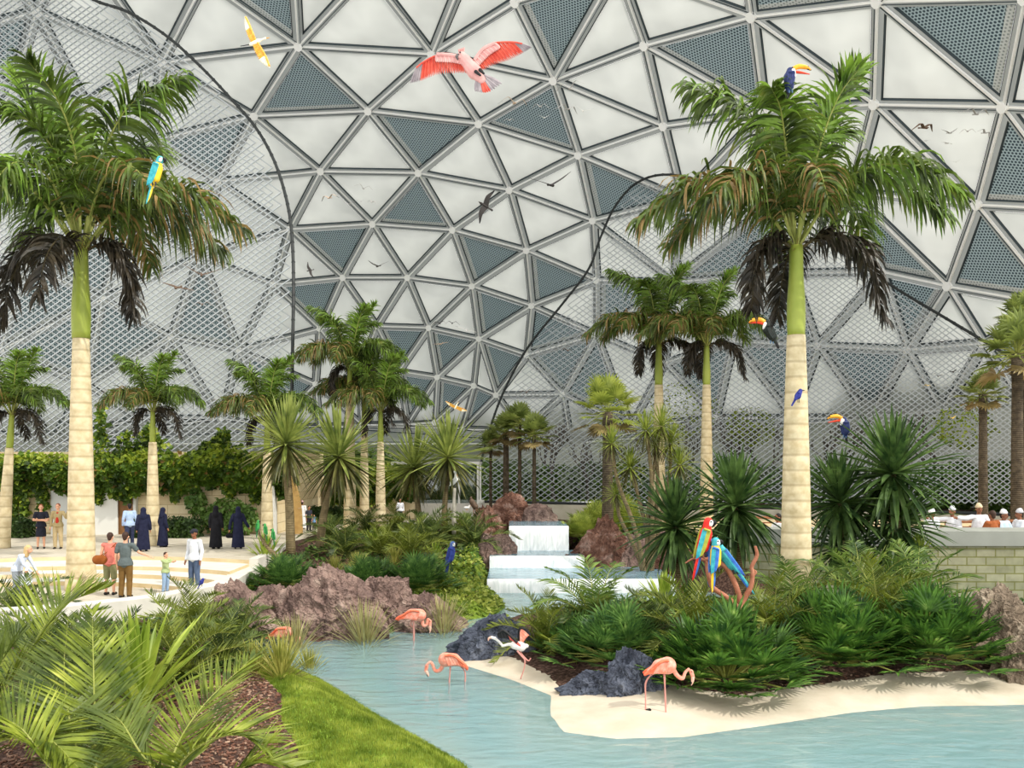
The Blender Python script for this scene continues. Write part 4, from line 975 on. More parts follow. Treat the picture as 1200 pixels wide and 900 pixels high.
def ivy(x0, x1, Yf, ztop, hang, n, label, seed, top_px=None):
    rn = random.Random(seed); mb = MB(); P = []
    for _ in range(n):
        x = rn.uniform(x0, x1); hz = .45 + .55*noise.noise(Vector((x*.55, seed, 0))) + .35*noise.noise(Vector((x*2.2, seed, 3)))
        hump = .9*max(0, noise.noise(Vector((x*.35, 9, seed))))*2 + .25
        lo = ztop - hang*(.55 + max(0, hz)); t = rn.random()**.8
        z = ztop + hump - (ztop + hump - lo)*t; y = Yf - .18 - .38*math.sin(PI*min(1, t*1.1)) - rn.uniform(0, .22)
        P.append((Vector((x, y, z)), Vector((0, -1, .25))))
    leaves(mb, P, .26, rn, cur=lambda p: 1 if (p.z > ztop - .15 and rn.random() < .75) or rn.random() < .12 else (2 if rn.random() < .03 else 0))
    cx_ = (x0 + x1)/2
    mb.v = [(a - cx_, b - Yf, c - ztop) for a, b, c in mb.v]
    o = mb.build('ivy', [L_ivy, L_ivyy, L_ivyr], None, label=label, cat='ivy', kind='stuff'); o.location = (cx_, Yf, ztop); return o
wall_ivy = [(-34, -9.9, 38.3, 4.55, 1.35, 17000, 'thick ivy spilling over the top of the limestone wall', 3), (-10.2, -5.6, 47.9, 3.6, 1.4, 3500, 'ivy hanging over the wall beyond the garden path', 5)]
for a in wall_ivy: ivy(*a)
# climbing vines reaching up the net and hanging strands
mb = MB(); P = []
for px0, py0, px1, py1, n_, wd_ in [(120,530,118,478,260,.35),(132,540,160,520,160,.3),(165,528,178,495,180,.5),(190,530,172,505,200,.5),(255,530,262,505,330,.6),(275,530,240,520,200,.6),(140,525,150,505,90,.25),
                                   (47,570,50,598,200,.3),(30,570,28,605,120,.18),(115,570,117,590,120,.2),(203,575,205,585,60,.25),(300,560,298,588,260,.4),(15,575,12,610,260,.3),(268,570,270,583,90,.2)]:
    for _ in range(n_):
        t = rn.random(); c = at(px0 + (px1-px0)*t, py0 + (py1-py0)*t, 38.05)
        r_ = wd_*(1 - .7*t); P.append((c + Vector((rn.uniform(-r_, r_), rn.uniform(-.1, .2), rn.uniform(-r_, r_)*.6)), Vector((0,-1,.2))))
leaves(mb, P, .22, rn, cur=lambda p: 1 if rn.random() < .3 else 0)
mb.build('climbing_vine', [L_ivy, L_ivyy], None, label='vine strands climbing from the wall top and dangling down the limestone', cat='vine', kind='stuff')
def leafbox(name, x0, x1, y0, y1, z0, z1, n, size, mat, label, cat, seed, rnd_shape=False, group=None, rough=.08):
    rn = random.Random(seed); mb = MB(); cx_, cy_ = (x0+x1)/2, (y0+y1)/2; P = []
    hx, hy, hz = (x1-x0)/2, (y1-y0)/2, (z1-z0)/2
    for _ in range(n):
        if rnd_shape:
            u = Vector((rn.gauss(0,1), rn.gauss(0,1), rn.gauss(0,1))).normalized(); b_ = 1 + .28*noise.noise(u*2.4 + Vector((seed, 0, 0))); k = rn.uniform(.72, 1)**.5*b_
            p = Vector((u.x*hx*k, u.y*hy*k, hz + u.z*hz*k)); nrm = u
            if p.z < 0: p.z = rn.uniform(0, .2)*hz
        else:
            f = rn.choice((0,0,0,1,2,2,3)); a, b_ = rn.uniform(-1,1), rn.uniform(-1,1); j = rn.uniform(-rough, rough)
            if f == 0: p = Vector((a*hx, -hy + j, hz + b_*hz)); nrm = Vector((0,-1,0))
            elif f == 1: p = Vector((-hx + j, a*hy, hz + b_*hz)); nrm = Vector((-1,0,0))
            elif f == 3: p = Vector((hx + j, a*hy, hz + b_*hz)); nrm = Vector((1,0,0))
            else: p = Vector((a*hx, b_*hy, 2*hz + j)); nrm = UP
        P.append((p, nrm))
    leaves(mb, P, size, rn)
    if not rnd_shape: mb.cur = 0; mb.box(-hx*.93, hx*.93, -hy*.85, hy*.85, 0, 2*hz*.96)
    o = mb.build(name, [mat], None, label=label, cat=cat, group=group); o.location = (cx_, cy_, z0); return o
def X(px, Y): return (px - 600)*Y/F
leafbox('box_hedge', X(-30,37), X(37,37), 36.4, 37.4, 1.2, 1.95, 1500, .14, L_hedge, 'clipped dark box hedge at the far left before the limestone wall', 'hedge', 31)
leafbox('box_hedge', X(157,37), X(232,37), 36.4, 37.4, 1.2, 1.95, 2200, .14, L_hedge, 'clipped dark box hedge behind the navy robed women', 'hedge', 32)
leafbox('box_hedge', X(366,45), X(402,45), 44.5, 45.5, 1.2, 2.0, 1500, .14, L_hedge, 'clipped dark hedge behind the man in a white robe on the path', 'hedge', 33)
leafbox('wall_shrub', X(237,37.6), X(300,37.6), 37.2, 38.2, 1.2, 2.75, 1500, .2, L_bush, 'loose leafy shrub trained on the limestone wall behind the robed women', 'shrub', 34, True)
leafbox('wall_shrub', X(219,37.9), X(238,37.9), 37.6, 38.3, 2.15, 3.25, 350, .2, L_bush, 'small leaf clump hanging on the limestone wall', 'shrub', 35, True)
leafbox('wall_shrub', X(322,41), X(345,41), 40.5, 42, 1.2, 4.4, 900, .24, L_bush, 'tall climbing shrub at the end of the limestone wall', 'shrub', 36, True)
GQ = 'bushes behind the netting'
k = 0
for px, Y, w_, h, mat in [(345,50,80,3.4,L_bush),(395,51,80,3.6,L_hedge),(440,52,70,3.6,L_bush),(480,56,70,2.8,L_bush),(520,58,60,2.4,L_bgt),(575,66,60,3.0,L_bush),(610,67,55,3.2,L_bgt),(650,67,60,2.7,L_bush),(690,66,60,2.8,L_bgt),(735,64,60,3.0,L_bush),(790,63,60,2.8,L_bgt),(850,61,70,3.2,L_bush),(905,60,60,2.6,L_bgt),(1095,53,40,2.8,L_bush),(1125,52,36,3.0,L_bush),(1020,56,80,2.6,L_bgt),(1175,49.5,60,3.0,L_bush),(960,58,60,2.6,L_bush)]:
    k += 1; xx = X(px, Y); ww = w_*Y/F/2*1.15
    leafbox('bush', xx-ww, xx+ww, Y-1.1, Y+1.1, 1.5, 1.5+h, 1500, .3, mat, 'leafy bush behind the netting or the far wall, one of the soft green mass', 'bush', 40+k, True, GQ)
# pale leafy crown inside right aviary
for px, py, Y, r_ in [(800,480,60,2.4),(1130,500,49.5,1.6),(880,500,58,1.6)]:
    c = at(px, py, Y); leafbox('tree_foliage', c.x-r_, c.x+r_, Y-r_, Y+r_, c.z-r_*.8, c.z+r_*.8, 700, .2, L_ivyy, 'sparse yellow green foliage of a tree behind the right netting at %s' % {800:'the two pale trunks', 1130:'the slim fan palm', 880:'the dark spiky yucca'}[px], 'foliage', 70+px, True)
# ground cover on the green banks
def cover(poly, n, size, mats, label, seed, name='ground_cover', hump=.12):
    rn = random.Random(seed); xs = [p[0] for p in poly]; ys = [p[1] for p in poly]; P = []
    A = np.array([[rn.uniform(min(xs), max(xs)), rn.uniform(min(ys), max(ys))] for _ in range(n)])
    ok = inside(poly, A[:,0], A[:,1]) & (inside(LAND, A[:,0], A[:,1]) | inside(ISLAND, A[:,0], A[:,1])) & ~inside(PLAZA, A[:,0], A[:,1]); A = A[ok]; Z = height(A[:,0], A[:,1])
    mb = MB()
    for (x, y), z in zip(A, Z):
        hz = hump*(.6 + .8*noise.noise(Vector((x*2.2, y*2.2, 0)))); P.append((Vector((x, y, z + max(0, hz)*rn.uniform(.4, 1))), UP))
    leaves(mb, P, size, rn, cur=lambda p: int(noise.noise(p*1.5) + rn.uniform(-.5, .5) > 0), flat=.9)
    cx_, cy_ = sum(xs)/len(xs), sum(ys)/len(ys); mb.v = [(a-cx_, b-cy_, c) for a, b, c in mb.v]
    o = mb.build(name, mats, None, label=label, cat='ground cover', kind='stuff'); o.location = (cx_, cy_, 0); return o
L_cov = leafmat('cover_leaf', (84,112,32), (140,160,56), 2); L_covy = leafmat('cover_leaf_yellow', (140,156,60), (184,192,92), 2)
cover(COVER, 9000, .14, [L_cov, L_covy], 'bright yellow green ground cover sloping down to the stream below the falls', 81)
cover(COVER2, 4000, .13, [L_cov, L_covy], 'green ground cover along the outside of the plaza curb', 82)
cover([(-9.5,21.5),(-8,24),(-8,30),(-5,44),(-1,44),(-.9,33),(-1.2,28),(-4,25),(-6,23)], 9000, .16, [L_hedge, L_bush], 'low mixed planting between the shrubs of the upper garden', 83, hump=.18)
cover([(2.9,35),(7,31),(9,34),(12,46),(-1,48),(-.5,38),(2.5,38)], 6000, .2, [L_bush, L_cov], 'low planting behind the right waterfall rocks', 84, hump=.3)
cover([(-12.5,19.6),(-9,21.5),(-5.5,21.3),(-4.6,18),(-5.4,15.5),(-8,14),(-14,13)], 7000, .13, [L_hedge, L_bush], 'low dark planting under the foreground cycads', 85, hump=.2)
# island undergrowth
cover([(0.5,21),(3,18.5),(5,17),(9,18.5),(13,18.7),(14,22),(12,25.5),(6,25.5),(1,25)], 7000, .13, [L_hedge, L_bush], 'low dark undergrowth between the island palms', 86, hump=.25)
# grass blades on the lawn mound
rn = random.Random(9); xs = [p[0] for p in LAWN]; ys = [p[1] for p in LAWN]
A = np.array([[rn.uniform(min(xs), max(xs)), rn.uniform(10.5, max(ys))] for _ in range(95000)]); ok = inside(LAWN, A[:,0], A[:,1]) & inside(LAND, A[:,0], A[:,1]); A = A[ok]; Z = height(A[:,0], A[:,1])
V_ = []; F_ = []
for (x, y), z in zip(A, Z):
    a = rn.uniform(0, PI); c_, s_ = math.cos(a)*.008, math.sin(a)*.008; b = len(V_); h = rn.uniform(.035, .075)
    V_ += [(x-c_, y-s_, z-.01), (x+c_, y+s_, z-.01), (x + rn.uniform(-.025,.025), y + rn.uniform(-.025,.025), z+h)]; F_.append((b, b+1, b+2))
mb = MB(); mb.v = V_; mb.f = F_; mb.m = [0]*len(F_)
mb.build('grass', leafmat('grass_blade', (104,126,36), (170,182,74), 2.0, c3=(196,202,108)), None, label='short bright grass growing on the lawn mound by the stream', cat='grass', kind='stuff')
# bark chips
rn = random.Random(12); mb = MB()
for poly, n_ in (([(-7.5,10.5),(-3,10.5),(-3.3,18.5),(-5.6,19)], 8200), ([(0,23),(1,19),(5,15.5),(14,17),(13,20),(3,20)], 3500), ([(-9,25),(-1,25),(-1.5,36),(-8,36)], 2500)):
    xs = [p[0] for p in poly]; ys = [p[1] for p in poly]
    A = np.array([[rn.uniform(min(xs), max(xs)), rn.uniform(min(ys), max(ys))] for _ in range(n_)])
    ok = inside(poly, A[:,0], A[:,1]) & ((inside(LAND, A[:,0], A[:,1]) & ~inside(LAWN, A[:,0], A[:,1])) | (inside(ISLAND, A[:,0], A[:,1]) & ~inside(SAND, A[:,0], A[:,1]))) & ~inside(PLAZA, A[:,0], A[:,1]); A = A[ok]; Z = height(A[:,0], A[:,1])
    for (x, y), z in zip(A, Z):
        M = Matrix.Translation((x, y, z + .012)) @ Matrix.Rotation(rn.uniform(0, PI), 4, 'Z') @ Matrix.Rotation(rn.uniform(-.4, .4), 4, 'X'); l = rn.uniform(.014, .038); mb.cur = rn.choice((0, 0, 1)); mb.box(-l, l, -l*.4, l*.4, -.008, .008, M)
mb.build('bark_chips', [matte('bark_chip', (100,66,52), (132,94,76), scale=3), matte('bark_chip_pale', (150,118,98), (178,150,128), scale=3)], None, label='loose bark chips strewn over the planting beds', cat='bark chips', kind='stuff')

# ---------------------------------------------------------------- bare trees
M_bark = matte('grey_bark', (92,86,80), (128,120,112), scale=3, rough=.9)
def bare_tree(px, Y, h, label, seed, group='bare trees behind the netting', mat=None):
    rn = random.Random(seed); x = X(px, Y); r = empty('bare_tree', (x, Y, 1.5), label=label, cat='tree', group=group); tr = MB(); br = MB()
    def grow(p, d, l, rad, lev):
        pts = [p]; q = p
        for _ in range(3):
            d = (d + Vector((rn.uniform(-.22,.22), rn.uniform(-.22,.22), rn.uniform(-.05,.16)))).normalized(); q = q + d*l/3; pts.append(q)
        (tr if lev < 1 else br).tube(pts, [rad*(1 - .12*i) for i in range(4)], 5 if lev < 2 else 3, cap=False)
        if lev < 5:
            for k in range(3 if lev in (0, 1, 3) else 2):
                a = rn.uniform(0, 2*PI); sp = rn.uniform(.35, .8); nd = (d + Vector((math.cos(a)*sp, math.sin(a)*sp, rn.uniform(0, .35)))).normalized()
                grow(pts[-1 if k else -2], nd, l*rn.uniform(.62, .82), rad*.68, lev + 1)
    grow(Vector((0,0,-.1)), Vector((rn.uniform(-.1,.1), 0, 1)), h*.28, h*.018 + .03, 0)
    tr.build('trunk', mat or M_bark, r); br.build('branches', mat or M_bark, r)
for i, (px, Y, h, lb) in enumerate([(650,66,7.5,'bare grey tree behind the netting just right of the row of fan palms'),(690,65,6,'bare tree behind the netting left of the shaggy fan palm'),(800,63,8,'bare tree behind the netting between the two pale palm trunks'),(862,61,8.5,'bare tree behind the netting above the dark spiky yucca'),(905,60,8,'bare tree behind the netting just left of the tall island palm'),(965,58,8,'bare tree behind the netting between the tall palm and the low flying toucan'),(1035,57,7.5,'bare tree behind the netting above the tallest dark yucca'),(1105,55,9,'bare pinkish tree behind the netting left of the slim fan palm'),(745,64,6.5,'bare tree behind the netting beside the cabbage tree')]):
    bare_tree(px, Y, h, lb, 200 + i)
# ---------------------------------------------------------------- glass pavilion, arch, posts, furniture
m, n = nt('pavilion_glass'); out = n.nodes.new('ShaderNodeOutputMaterial'); gl = n.nodes.new('ShaderNodeBsdfGlossy'); gl.inputs['Roughness'].default_value = .03; tp = n.nodes.new('ShaderNodeBsdfTransparent'); tp.inputs[0].default_value = (.62,.66,.66,1)
mx = n.nodes.new('ShaderNodeMixShader'); mx.inputs[0].default_value = .14; n.links.new(tp.outputs[0], mx.inputs[1]); n.links.new(gl.outputs[0], mx.inputs[2]); n.links.new(mx.outputs[0], out.inputs[0]); M_glass = m
Yp = 50; b0 = at(510, 592, Yp); gpv = empty('glass_pavilion', (b0.x, Yp, 1.5), label='glass pavilion with thin white frame below the dome', cat='pavilion')
sx = lambda px: (px - 510)*Yp/F
hz = at(0, 543, Yp).z - 1.5
mb = MB(); mb.box(sx(456), sx(565), -.2, 4.2, -.4, at(0,592,Yp).z - 1.5 + .12); mb.build('plinth', M_curb, gpv)
zb = at(0,592,Yp).z - 1.5 + .1
for px in (460, 538, 560):
    mb = MB(); mb.box(sx(px)-.06, sx(px)+.06, -.06, .06, zb, hz); mb.build('post', M_white, gpv)
for px in (460, 560):
    mb = MB(); mb.box(sx(px)-.06, sx(px)+.06, 3.9, 4.0, zb, hz); mb.build('post', M_white, gpv)
mb = MB(); mb.box(sx(458), sx(562), -.08, .08, hz-.05, hz+.1); mb.box(sx(458), sx(562), 3.9, 4.05, hz-.05, hz+.1); mb.box(sx(459)-.05, sx(459)+.05, 0, 4, hz-.05, hz+.1); mb.box(sx(561)-.05, sx(561)+.05, 0, 4, hz-.05, hz+.1); mb.build('roof_frame', M_white, gpv)
for a, b in ((460, 538), (538, 560)):
    mb = MB(); mb.box(sx(a)+.06, sx(b)-.06, -.01, .01, zb, hz); mb.build('glass_pane', M_glass, gpv)
ar = empty('arch_gate', (X(331,37.9), 37.9, 1.2), label='narrow white arch with a tan curved panel at the end of the limestone wall', cat='arch')
mb = MB(); mb.box(-.42,-.3,-.2,.2,0,2.9); mb.build('post', M_white, ar)
mb = MB(); pts = [(-.3 + .95*math.sin(t*PI/2), 0, 2.75*(math.cos(t*PI/2))**.8 + .05) for t in [i/14 for i in range(15)]]
for a, b in zip(pts[:-1], pts[1:]): mb.beam(a, b, .5, .1, Vector((0,1,0)))
mb.build('curved_panel', matte('tan_wood', (176,140,84), (196,160,100), scale=4), ar)
# low terrace furniture for the diners: benches and tables behind the block wall
M_wood = matte('table_wood', (132,82,52), (164,108,70), scale=4, rough=.6)
def table(px, Y, label):
    r = empty('dining_table', (X(px, Y), Y, 1.55), label=label, cat='table', group='wooden tables on the right terrace')
    mb = MB(); mb.box(-.8,.8,-.4,.4,.70,.75); mb.build('table_top', M_wood, r)
    for sx_ in (-.7,.7):
        for sy in (-.32,.32): mb = MB(); mb.box(sx_-.03, sx_+.03, sy-.03, sy+.03, 0, .70); mb.build('leg', M_wood, r)
    mb = MB(); mb.box(-.8,.8,.95,1.25,.42,.46); mb.build('bench_seat', M_wood, r)
    for sx_ in (-.7,.7): mb = MB(); mb.box(sx_-.03, sx_+.03, 1.0,1.2, 0,.42); mb.build('bench_leg', M_wood, r)
    return r
table(1136, 31.2, 'brown wooden table between the diners reaching left on the right terrace'); table(905, 33.5, 'wooden table just left of the tall island palm trunk'); table(1182, 31.6, 'wooden table at the right edge among the diners')
# ---------------------------------------------------------------- rounded bodies
def capsule(mb, a, b, ra, rb, sq=1.0, n=12):
    a, b = Vector(a), Vector(b); d = b - a
    if d.length < 1e-5: d = Vector((0, 0, 1e-4)); b = a + d
    t = d.normalized(); pts = []; rs = []
    for i in range(5): u = math.sin(i/5*PI/2); pts.append(a - t*ra*(1 - u) if False else a - t*ra*math.cos(i/5*PI/2)); rs.append(max(ra*math.sin(i/5*PI/2), ra*.02))
    pts.append(a); rs.append(ra); pts.append(b); rs.append(rb)
    for i in range(1, 6): pts.append(b + t*rb*math.sin(i/5*PI/2)); rs.append(max(rb*math.cos(i/5*PI/2), rb*.02))
    # frame with second axis along depth so that sq flattens the depth
    sd = t.cross(Vector((0, 1, 0)))
    if sd.length < .1: sd = Vector((1, 0, 0))
    sd.normalize(); u = t.cross(sd).normalized(); vs = []
    for p, r in zip(pts, rs):
        for k in range(n):
            an = 2*PI*k/n; vs.append(p + sd*math.cos(an)*r + u*math.sin(an)*r*sq)
    fs = [(i*n+k, i*n+(k+1) % n, (i+1)*n+(k+1) % n, (i+1)*n+k) for i in range(len(pts)-1) for k in range(n)]
    fs += [tuple(range(n-1, -1, -1)), tuple((len(pts)-1)*n + k for k in range(n))]
    mb.add(vs, fs)
def fused(mb, voxel, mats, name, smooth=2):
    """one continuous skin over overlapping rounded volumes"""
    me = mb.mesh(name + '_raw', mats); o = bpy.data.objects.new(name + '_raw', me); COL.objects.link(o)
    md = o.modifiers.new('r', 'REMESH'); md.mode = 'VOXEL'; md.voxel_size = voxel; md.use_smooth_shade = True
    if smooth: s2 = o.modifiers.new('s', 'SMOOTH'); s2.iterations = smooth; s2.factor = .5
    dg = bpy.context.evaluated_depsgraph_get(); out = bpy.data.meshes.new_from_object(o.evaluated_get(dg)); out.name = name
    out.materials.clear()
    for m_ in (mats if isinstance(mats, (list, tuple)) else [mats]): out.materials.append(m_)
    bpy.data.objects.remove(o); bpy.data.meshes.remove(me)
    for p in out.polygons: p.use_smooth = True
    return out
def C_(name, c, c2=None, rough=.6, scale=12): return matte('c_' + name, c, c2, scale=scale, rough=rough)
class Fig:
    """a small figure laid out from measured points at one distance; dy gives depth offsets in metres"""
    def __init__(s, name, px, py, Y, label, cat, group=None):
        s.o = at(px, py, Y); s.Y = Y; s.k = Y/F; s.root = empty(name, s.o, label=label, cat=cat, group=group)
    def P(s, x, y, dy=0): return Vector((s.o.x*0 + (x - 600)*s.k - s.o.x, dy, ZC - (y - HOR)*s.k - s.o.z))
    def part(s, name, mat, caps, sq=.9, fuse=None, balls=(), parent=None):
        mb = MB()
        for c in caps:
            (x1, y1, r1, x2, y2, r2), dy = c[:6], (c[6] if len(c) > 6 else 0); dy2 = c[7] if len(c) > 7 else dy; q = c[8] if len(c) > 8 else sq
            capsule(mb, s.P(x1, y1, dy), s.P(x2, y2, dy2), r1*s.k, r2*s.k, q)
        for b in balls: mb.ball(s.P(b[0], b[1], b[3] if len(b) > 3 else 0), b[2]*s.k, seg=10, rg=7)
        me = fused(mb, fuse*s.k, mat, name) if fuse else mb.mesh(name, mat, True)
        return mesh_obj(name, me, parent or s.root)
    def tube(s, name, mat, pts, rads, n=8, parent=None):
        mb = MB(); C = catmull([s.P(*p) for p in pts], 6*(len(pts)-1)); m_ = len(C) - 1
        rr_ = [rads[min(int(i/m_*(len(rads)-1)), len(rads)-2)]*(1 - (i/m_*(len(rads)-1)) % 1) + rads[min(int(i/m_*(len(rads)-1)) + 1, len(rads)-1)]*((i/m_*(len(rads)-1)) % 1) if i < m_ else rads[-1] for i in range(m_ + 1)]
        mb.tube(C, [r*s.k for r in rr_], n); return mb.build(name, mat, parent or s.root, smooth=True)
    def feathers(s, name, mats, lead, trail, n, wpx, dy=0, parent=None, sel=None, bow=0.0):
        """overlapping feathers running from the leading edge to the trailing edge"""
        L = catmull([s.P(x, y, dy) for x, y in lead], n); T = catmull([s.P(x, y, dy) for x, y in trail], n); mb = MB()
        for i in range(n + 1):
            a, b = L[i], T[i]; d = b - a
            if d.length < 1e-4: continue
            wv = Vector((0, 1, 0)).cross(d).normalized(); a = a + Vector((0, (i % 2)*.004, 0)); mb.cur = sel(i/n) if sel else 0
            b0 = len(mb.v); K = 5
            for j in range(K + 1):
                t = j/K; p = a + d*t + Vector((0, bow*math.sin(PI*t)*d.length, 0)); w_ = wpx*s.k*(.75 + .5*t)*(1 - t**5*.85)
                mb.v += [tuple(p - wv*w_/2 + Vector((0, .006, 0))), tuple(p - Vector((0, .004, 0))), tuple(p + wv*w_/2 + Vector((0, .006, 0)))]
            for j in range(K):
                for k in range(2): mb.f.append((b0 + j*3 + k, b0 + j*3 + k + 1, b0 + j*3 + k + 4, b0 + j*3 + k + 3)); mb.m.append(mb.cur)
        mb.cur = 0
        mb.tube([L[i] for i in range(n + 1)], [wpx*s.k*.45]*(n + 1), 6)
        return mb.build(name, mats, parent or s.root)
pink = C_('pink', (234,134,108), (242,178,158)); pinkd = C_('pink_deep', (230,96,66), (240,130,96)); pinkl = C_('pink_leg', (214,150,140)); blk = C_('black', (24,24,26), rough=.45); bill = C_('bill', (240,190,170))
# ---------------------------------------------------------------- flamingos
def flamingo(label, Y, body, neck, head, billp, legs, tail, rb=1.0, feet=True):
    f = Fig('flamingo', body[0][0], body[0][1], Y, label, 'flamingo', 'flamingos')
    (x1, y1, r1), (x2, y2, r2), (x3, y3, r3) = body
    caps = [(x1, y1, r1, x2, y2, r2), (x2, y2, r2, x3, y3, r3)]
    C = catmull([(p[0], p[1], 0) for p in neck], 18); n0 = len(C) - 1
    rr_ = lambda i: 2.6*rb*(1 - i/n0) + 1.35*rb*(i/n0)
    for i in range(n0): caps.append((C[i].x, C[i].y, rr_(i), C[i+1].x, C[i+1].y, rr_(i+1)))
    caps.append((head[0], head[1], 2.3*rb, head[2], head[3], 2.0*rb))
    f.part('body', pink, caps, sq=.85, fuse=.42*rb)
    f.feathers('wing', [pinkd, pink], [(x1, y1 - r1*.75), (x2, y2 - r2*.8), (x3, y3 - r3)], [(x1*.55 + x2*.45, y1 + r1*.7), (x2*.5 + x3*.5, y2 + r2*.7), tail], 12, 3.4*rb, dy=-r1*f.k*.86, sel=lambda t: int(t < .6))
    f.feathers('tail', [pinkd], [(x2, y2 - r2*.5), (x3, y3)], [(tail[0], tail[1] - 1), (tail[0]*.7 + x3*.3, tail[1] + 3*rb)], 6, 2.6*rb)
    b = f.tube('bill', bill, [(head[2], head[3]), ((head[2] + billp[0])/2 + .6, (head[3]+billp[1])/2), billp], [2.0*rb, 1.6*rb, .7*rb])
    f.part('bill_tip', blk, [((head[2]+billp[0]*2)/3, (head[3]+billp[1]*2)/3, 1.35*rb, billp[0], billp[1], .7*rb)], parent=b)
    f.part('eye', blk, [], balls=[(head[0], head[1] - .5, .6*rb, -2.0*rb*f.k)])
    for i, lg in enumerate(legs):
        dy = (i - .5)*5*rb*f.k
        o = f.tube('leg', pinkl, [(x, y, dy) for x, y in lg], [1.3*rb, .8*rb, 1.1*rb, .75*rb, .8*rb][:max(2, len(lg) + 1)], 6)
        if feet:
            x, y = lg[-1]; mb = MB()
            for a in (-.5, 0, .5): mb.beam(f.P(x, y, dy) + Vector((0,0,.01)), f.P(x, y, dy) + Vector((math.cos(a)*.1, math.sin(a)*.1, .01)), .018, .012)
            mb.build('foot', blk, o)
flamingo('flamingo wading in the middle of the stream, neck curled low to the left', 17.35, [(522,773,8.5),(532,773,7.5),(544,779,3)], [(520,777),(516,785),(510,786),(507,779),(504,776),(500,779)], (500,781,499,786), (502,793), [[(528,781),(527,794),(526,813)], [(540,781),(545,790),(544,813)]], (549,783), feet=False)
flamingo('flamingo wading in front of the brown rocks, head dipping right', 21.4, [(492,721,7.5),(482,720,6.5),(470,724,2.6)], [(494,725),(496,733),(500,732),(501,726),(503,726)], (504,728,504,734), (503,742), [[(485,727),(485,738),(485,756)], [(483,727),(481,733),(485,738),(485,755)]], (464,725), rb=.85, feet=False)
flamingo('flamingo half hidden by a tuft at the left bank', 20.6, [(336,741,7.2),(327,741,6.2),(320,744,2.6)], [(338,744),(342,752),(346,751),(348,746)], (350,747,352,752), (352,759), [[(331,747),(333,756),(334,767)], [(328,747),(326,755),(330,766)]], (313,747), rb=.82, feet=False)
flamingo('flamingo striding on the white sand with neck bent to the right', 14.95, [(782,780,10.5),(773,781,9),(761,787,3.5)], [(788,783),(794,792),(800,795),(803,788),(807,784)], (810,787,812,793), (810,803), [[(778,789),(779,812),(780,836)], [(770,788),(762,793),(757,802),(757,818),(757,833)]], (753,789), rb=1.1)
f = Fig('flamingo', 606, 757, 17.5, 'flamingo with opened red and black wings running on the sand beside the slate rock', 'flamingo', 'flamingos')
wht = C_('white_feather', (236,230,226), (250,246,242)); redw = C_('wing_red', (206,84,76), (226,116,104))
f.part('body', wht, [(603,756,5,611,758,5.5),(611,758,5.5,617,757,2.5),(603,756,3,596,755,1.8),(596,755,1.8,589,757,1.5),(589,757,1.5,585,752,1.5),(585,752,1.5,580,748,1.5),(580,748,2,576,747,1.6)], fuse=.42)
f.tube('bill', bill, [(576,747),(573,748),(572,751)], [1.6,1.2,.5])
f.feathers('wing', [blk, redw, pink], [(606,752),(598,744),(590,738),(584,741)], [(610,757),(604,752),(594,748),(585,747)], 14, 3.4, dy=-.08, sel=lambda t: 0 if t > .55 else 1)
f.feathers('wing', [blk, redw, pink], [(608,752),(608,742),(610,737),(616,738)], [(613,755),(616,750),(620,746),(622,746)], 12, 3.4, dy=.1, sel=lambda t: 2 if t < .7 else 0)
for i, lg in enumerate([[(606,762),(611,768),(615,773),(614,783),(610,795)], [(609,762),(612,768),(619,775),(622,772)]]): f.tube('leg', pinkl, [(x, y, (i-.5)*.1) for x, y in lg], [1.3,.9,1.1,.8,.8], 6)

# ---------------------------------------------------------------- feathered visitors: big flyers
cp, cg = C_('cockatoo_pink', (196,142,138), (210,164,158)), C_('cockatoo_grey', (134,126,130), (166,158,160)); cr_ = C_('cockatoo_red', (190,66,54), (208,96,76))
f = Fig('pink_cockatoo', 552, 78, 8.0, 'large pink cockatoo flying with spread red wings and grey wingtips', 'bird')
f.part('body', cp, [(541,66,5.5,545,71,6.5),(545,71,7,556,84,9),(556,84,9,564,93,5)], fuse=.5)
f.feathers('wing', [cr_, cg], [(550,74),(530,67),(512,66),(497,73),(488,80)], [(552,86),(534,86),(512,88),(494,95),(481,98)], 34, 2.3, dy=-.01, sel=lambda t: int(t > .78))
f.feathers('wing_cover', [cp], [(549,72),(530,66),(512,65)], [(550,79),(532,75),(512,74)], 16, 4.2, dy=-.025)
f.feathers('wing', [cr_, cg], [(557,72),(566,58),(580,51),(600,50),(612,52)], [(564,84),(580,76),(596,71),(612,63),(623,56)], 34, 2.3, dy=-.01, sel=lambda t: int(t > .78))
f.feathers('wing_cover', [cp], [(556,72),(566,59),(580,52)], [(562,78),(574,66),(586,58)], 14, 4.2, dy=-.025)
f.feathers('tail', [cg, cr_], [(560,90),(564,90),(568,88)], [(557,107),(572,108),(588,98)], 12, 5, sel=lambda t: int(.25 < t < .6))
f.feathers('crest', [cp], [(539,62),(543,61)], [(537,57),(544,55)], 4, 2)
f.tube('beak', C_('beak_grey', (90,84,84)), [(537,66,-.02),(535.5,69,-.04),(537,72,-.03)], [2.2,1.7,.6]); f.part('eye', blk, [], balls=[(539.5,64,1.0,-.045)])
f.part('foot', blk, [(558,88,2.2,563,92,1.4,-.07)], sq=.7); f.part('foot', blk, [(563,86,2.2,567,90,1.4,-.07)], sq=.7)
gold, goldw = C_('gold_feather', (214,150,40), (236,186,90)), C_('cream_feather', (246,232,190), (252,244,220))
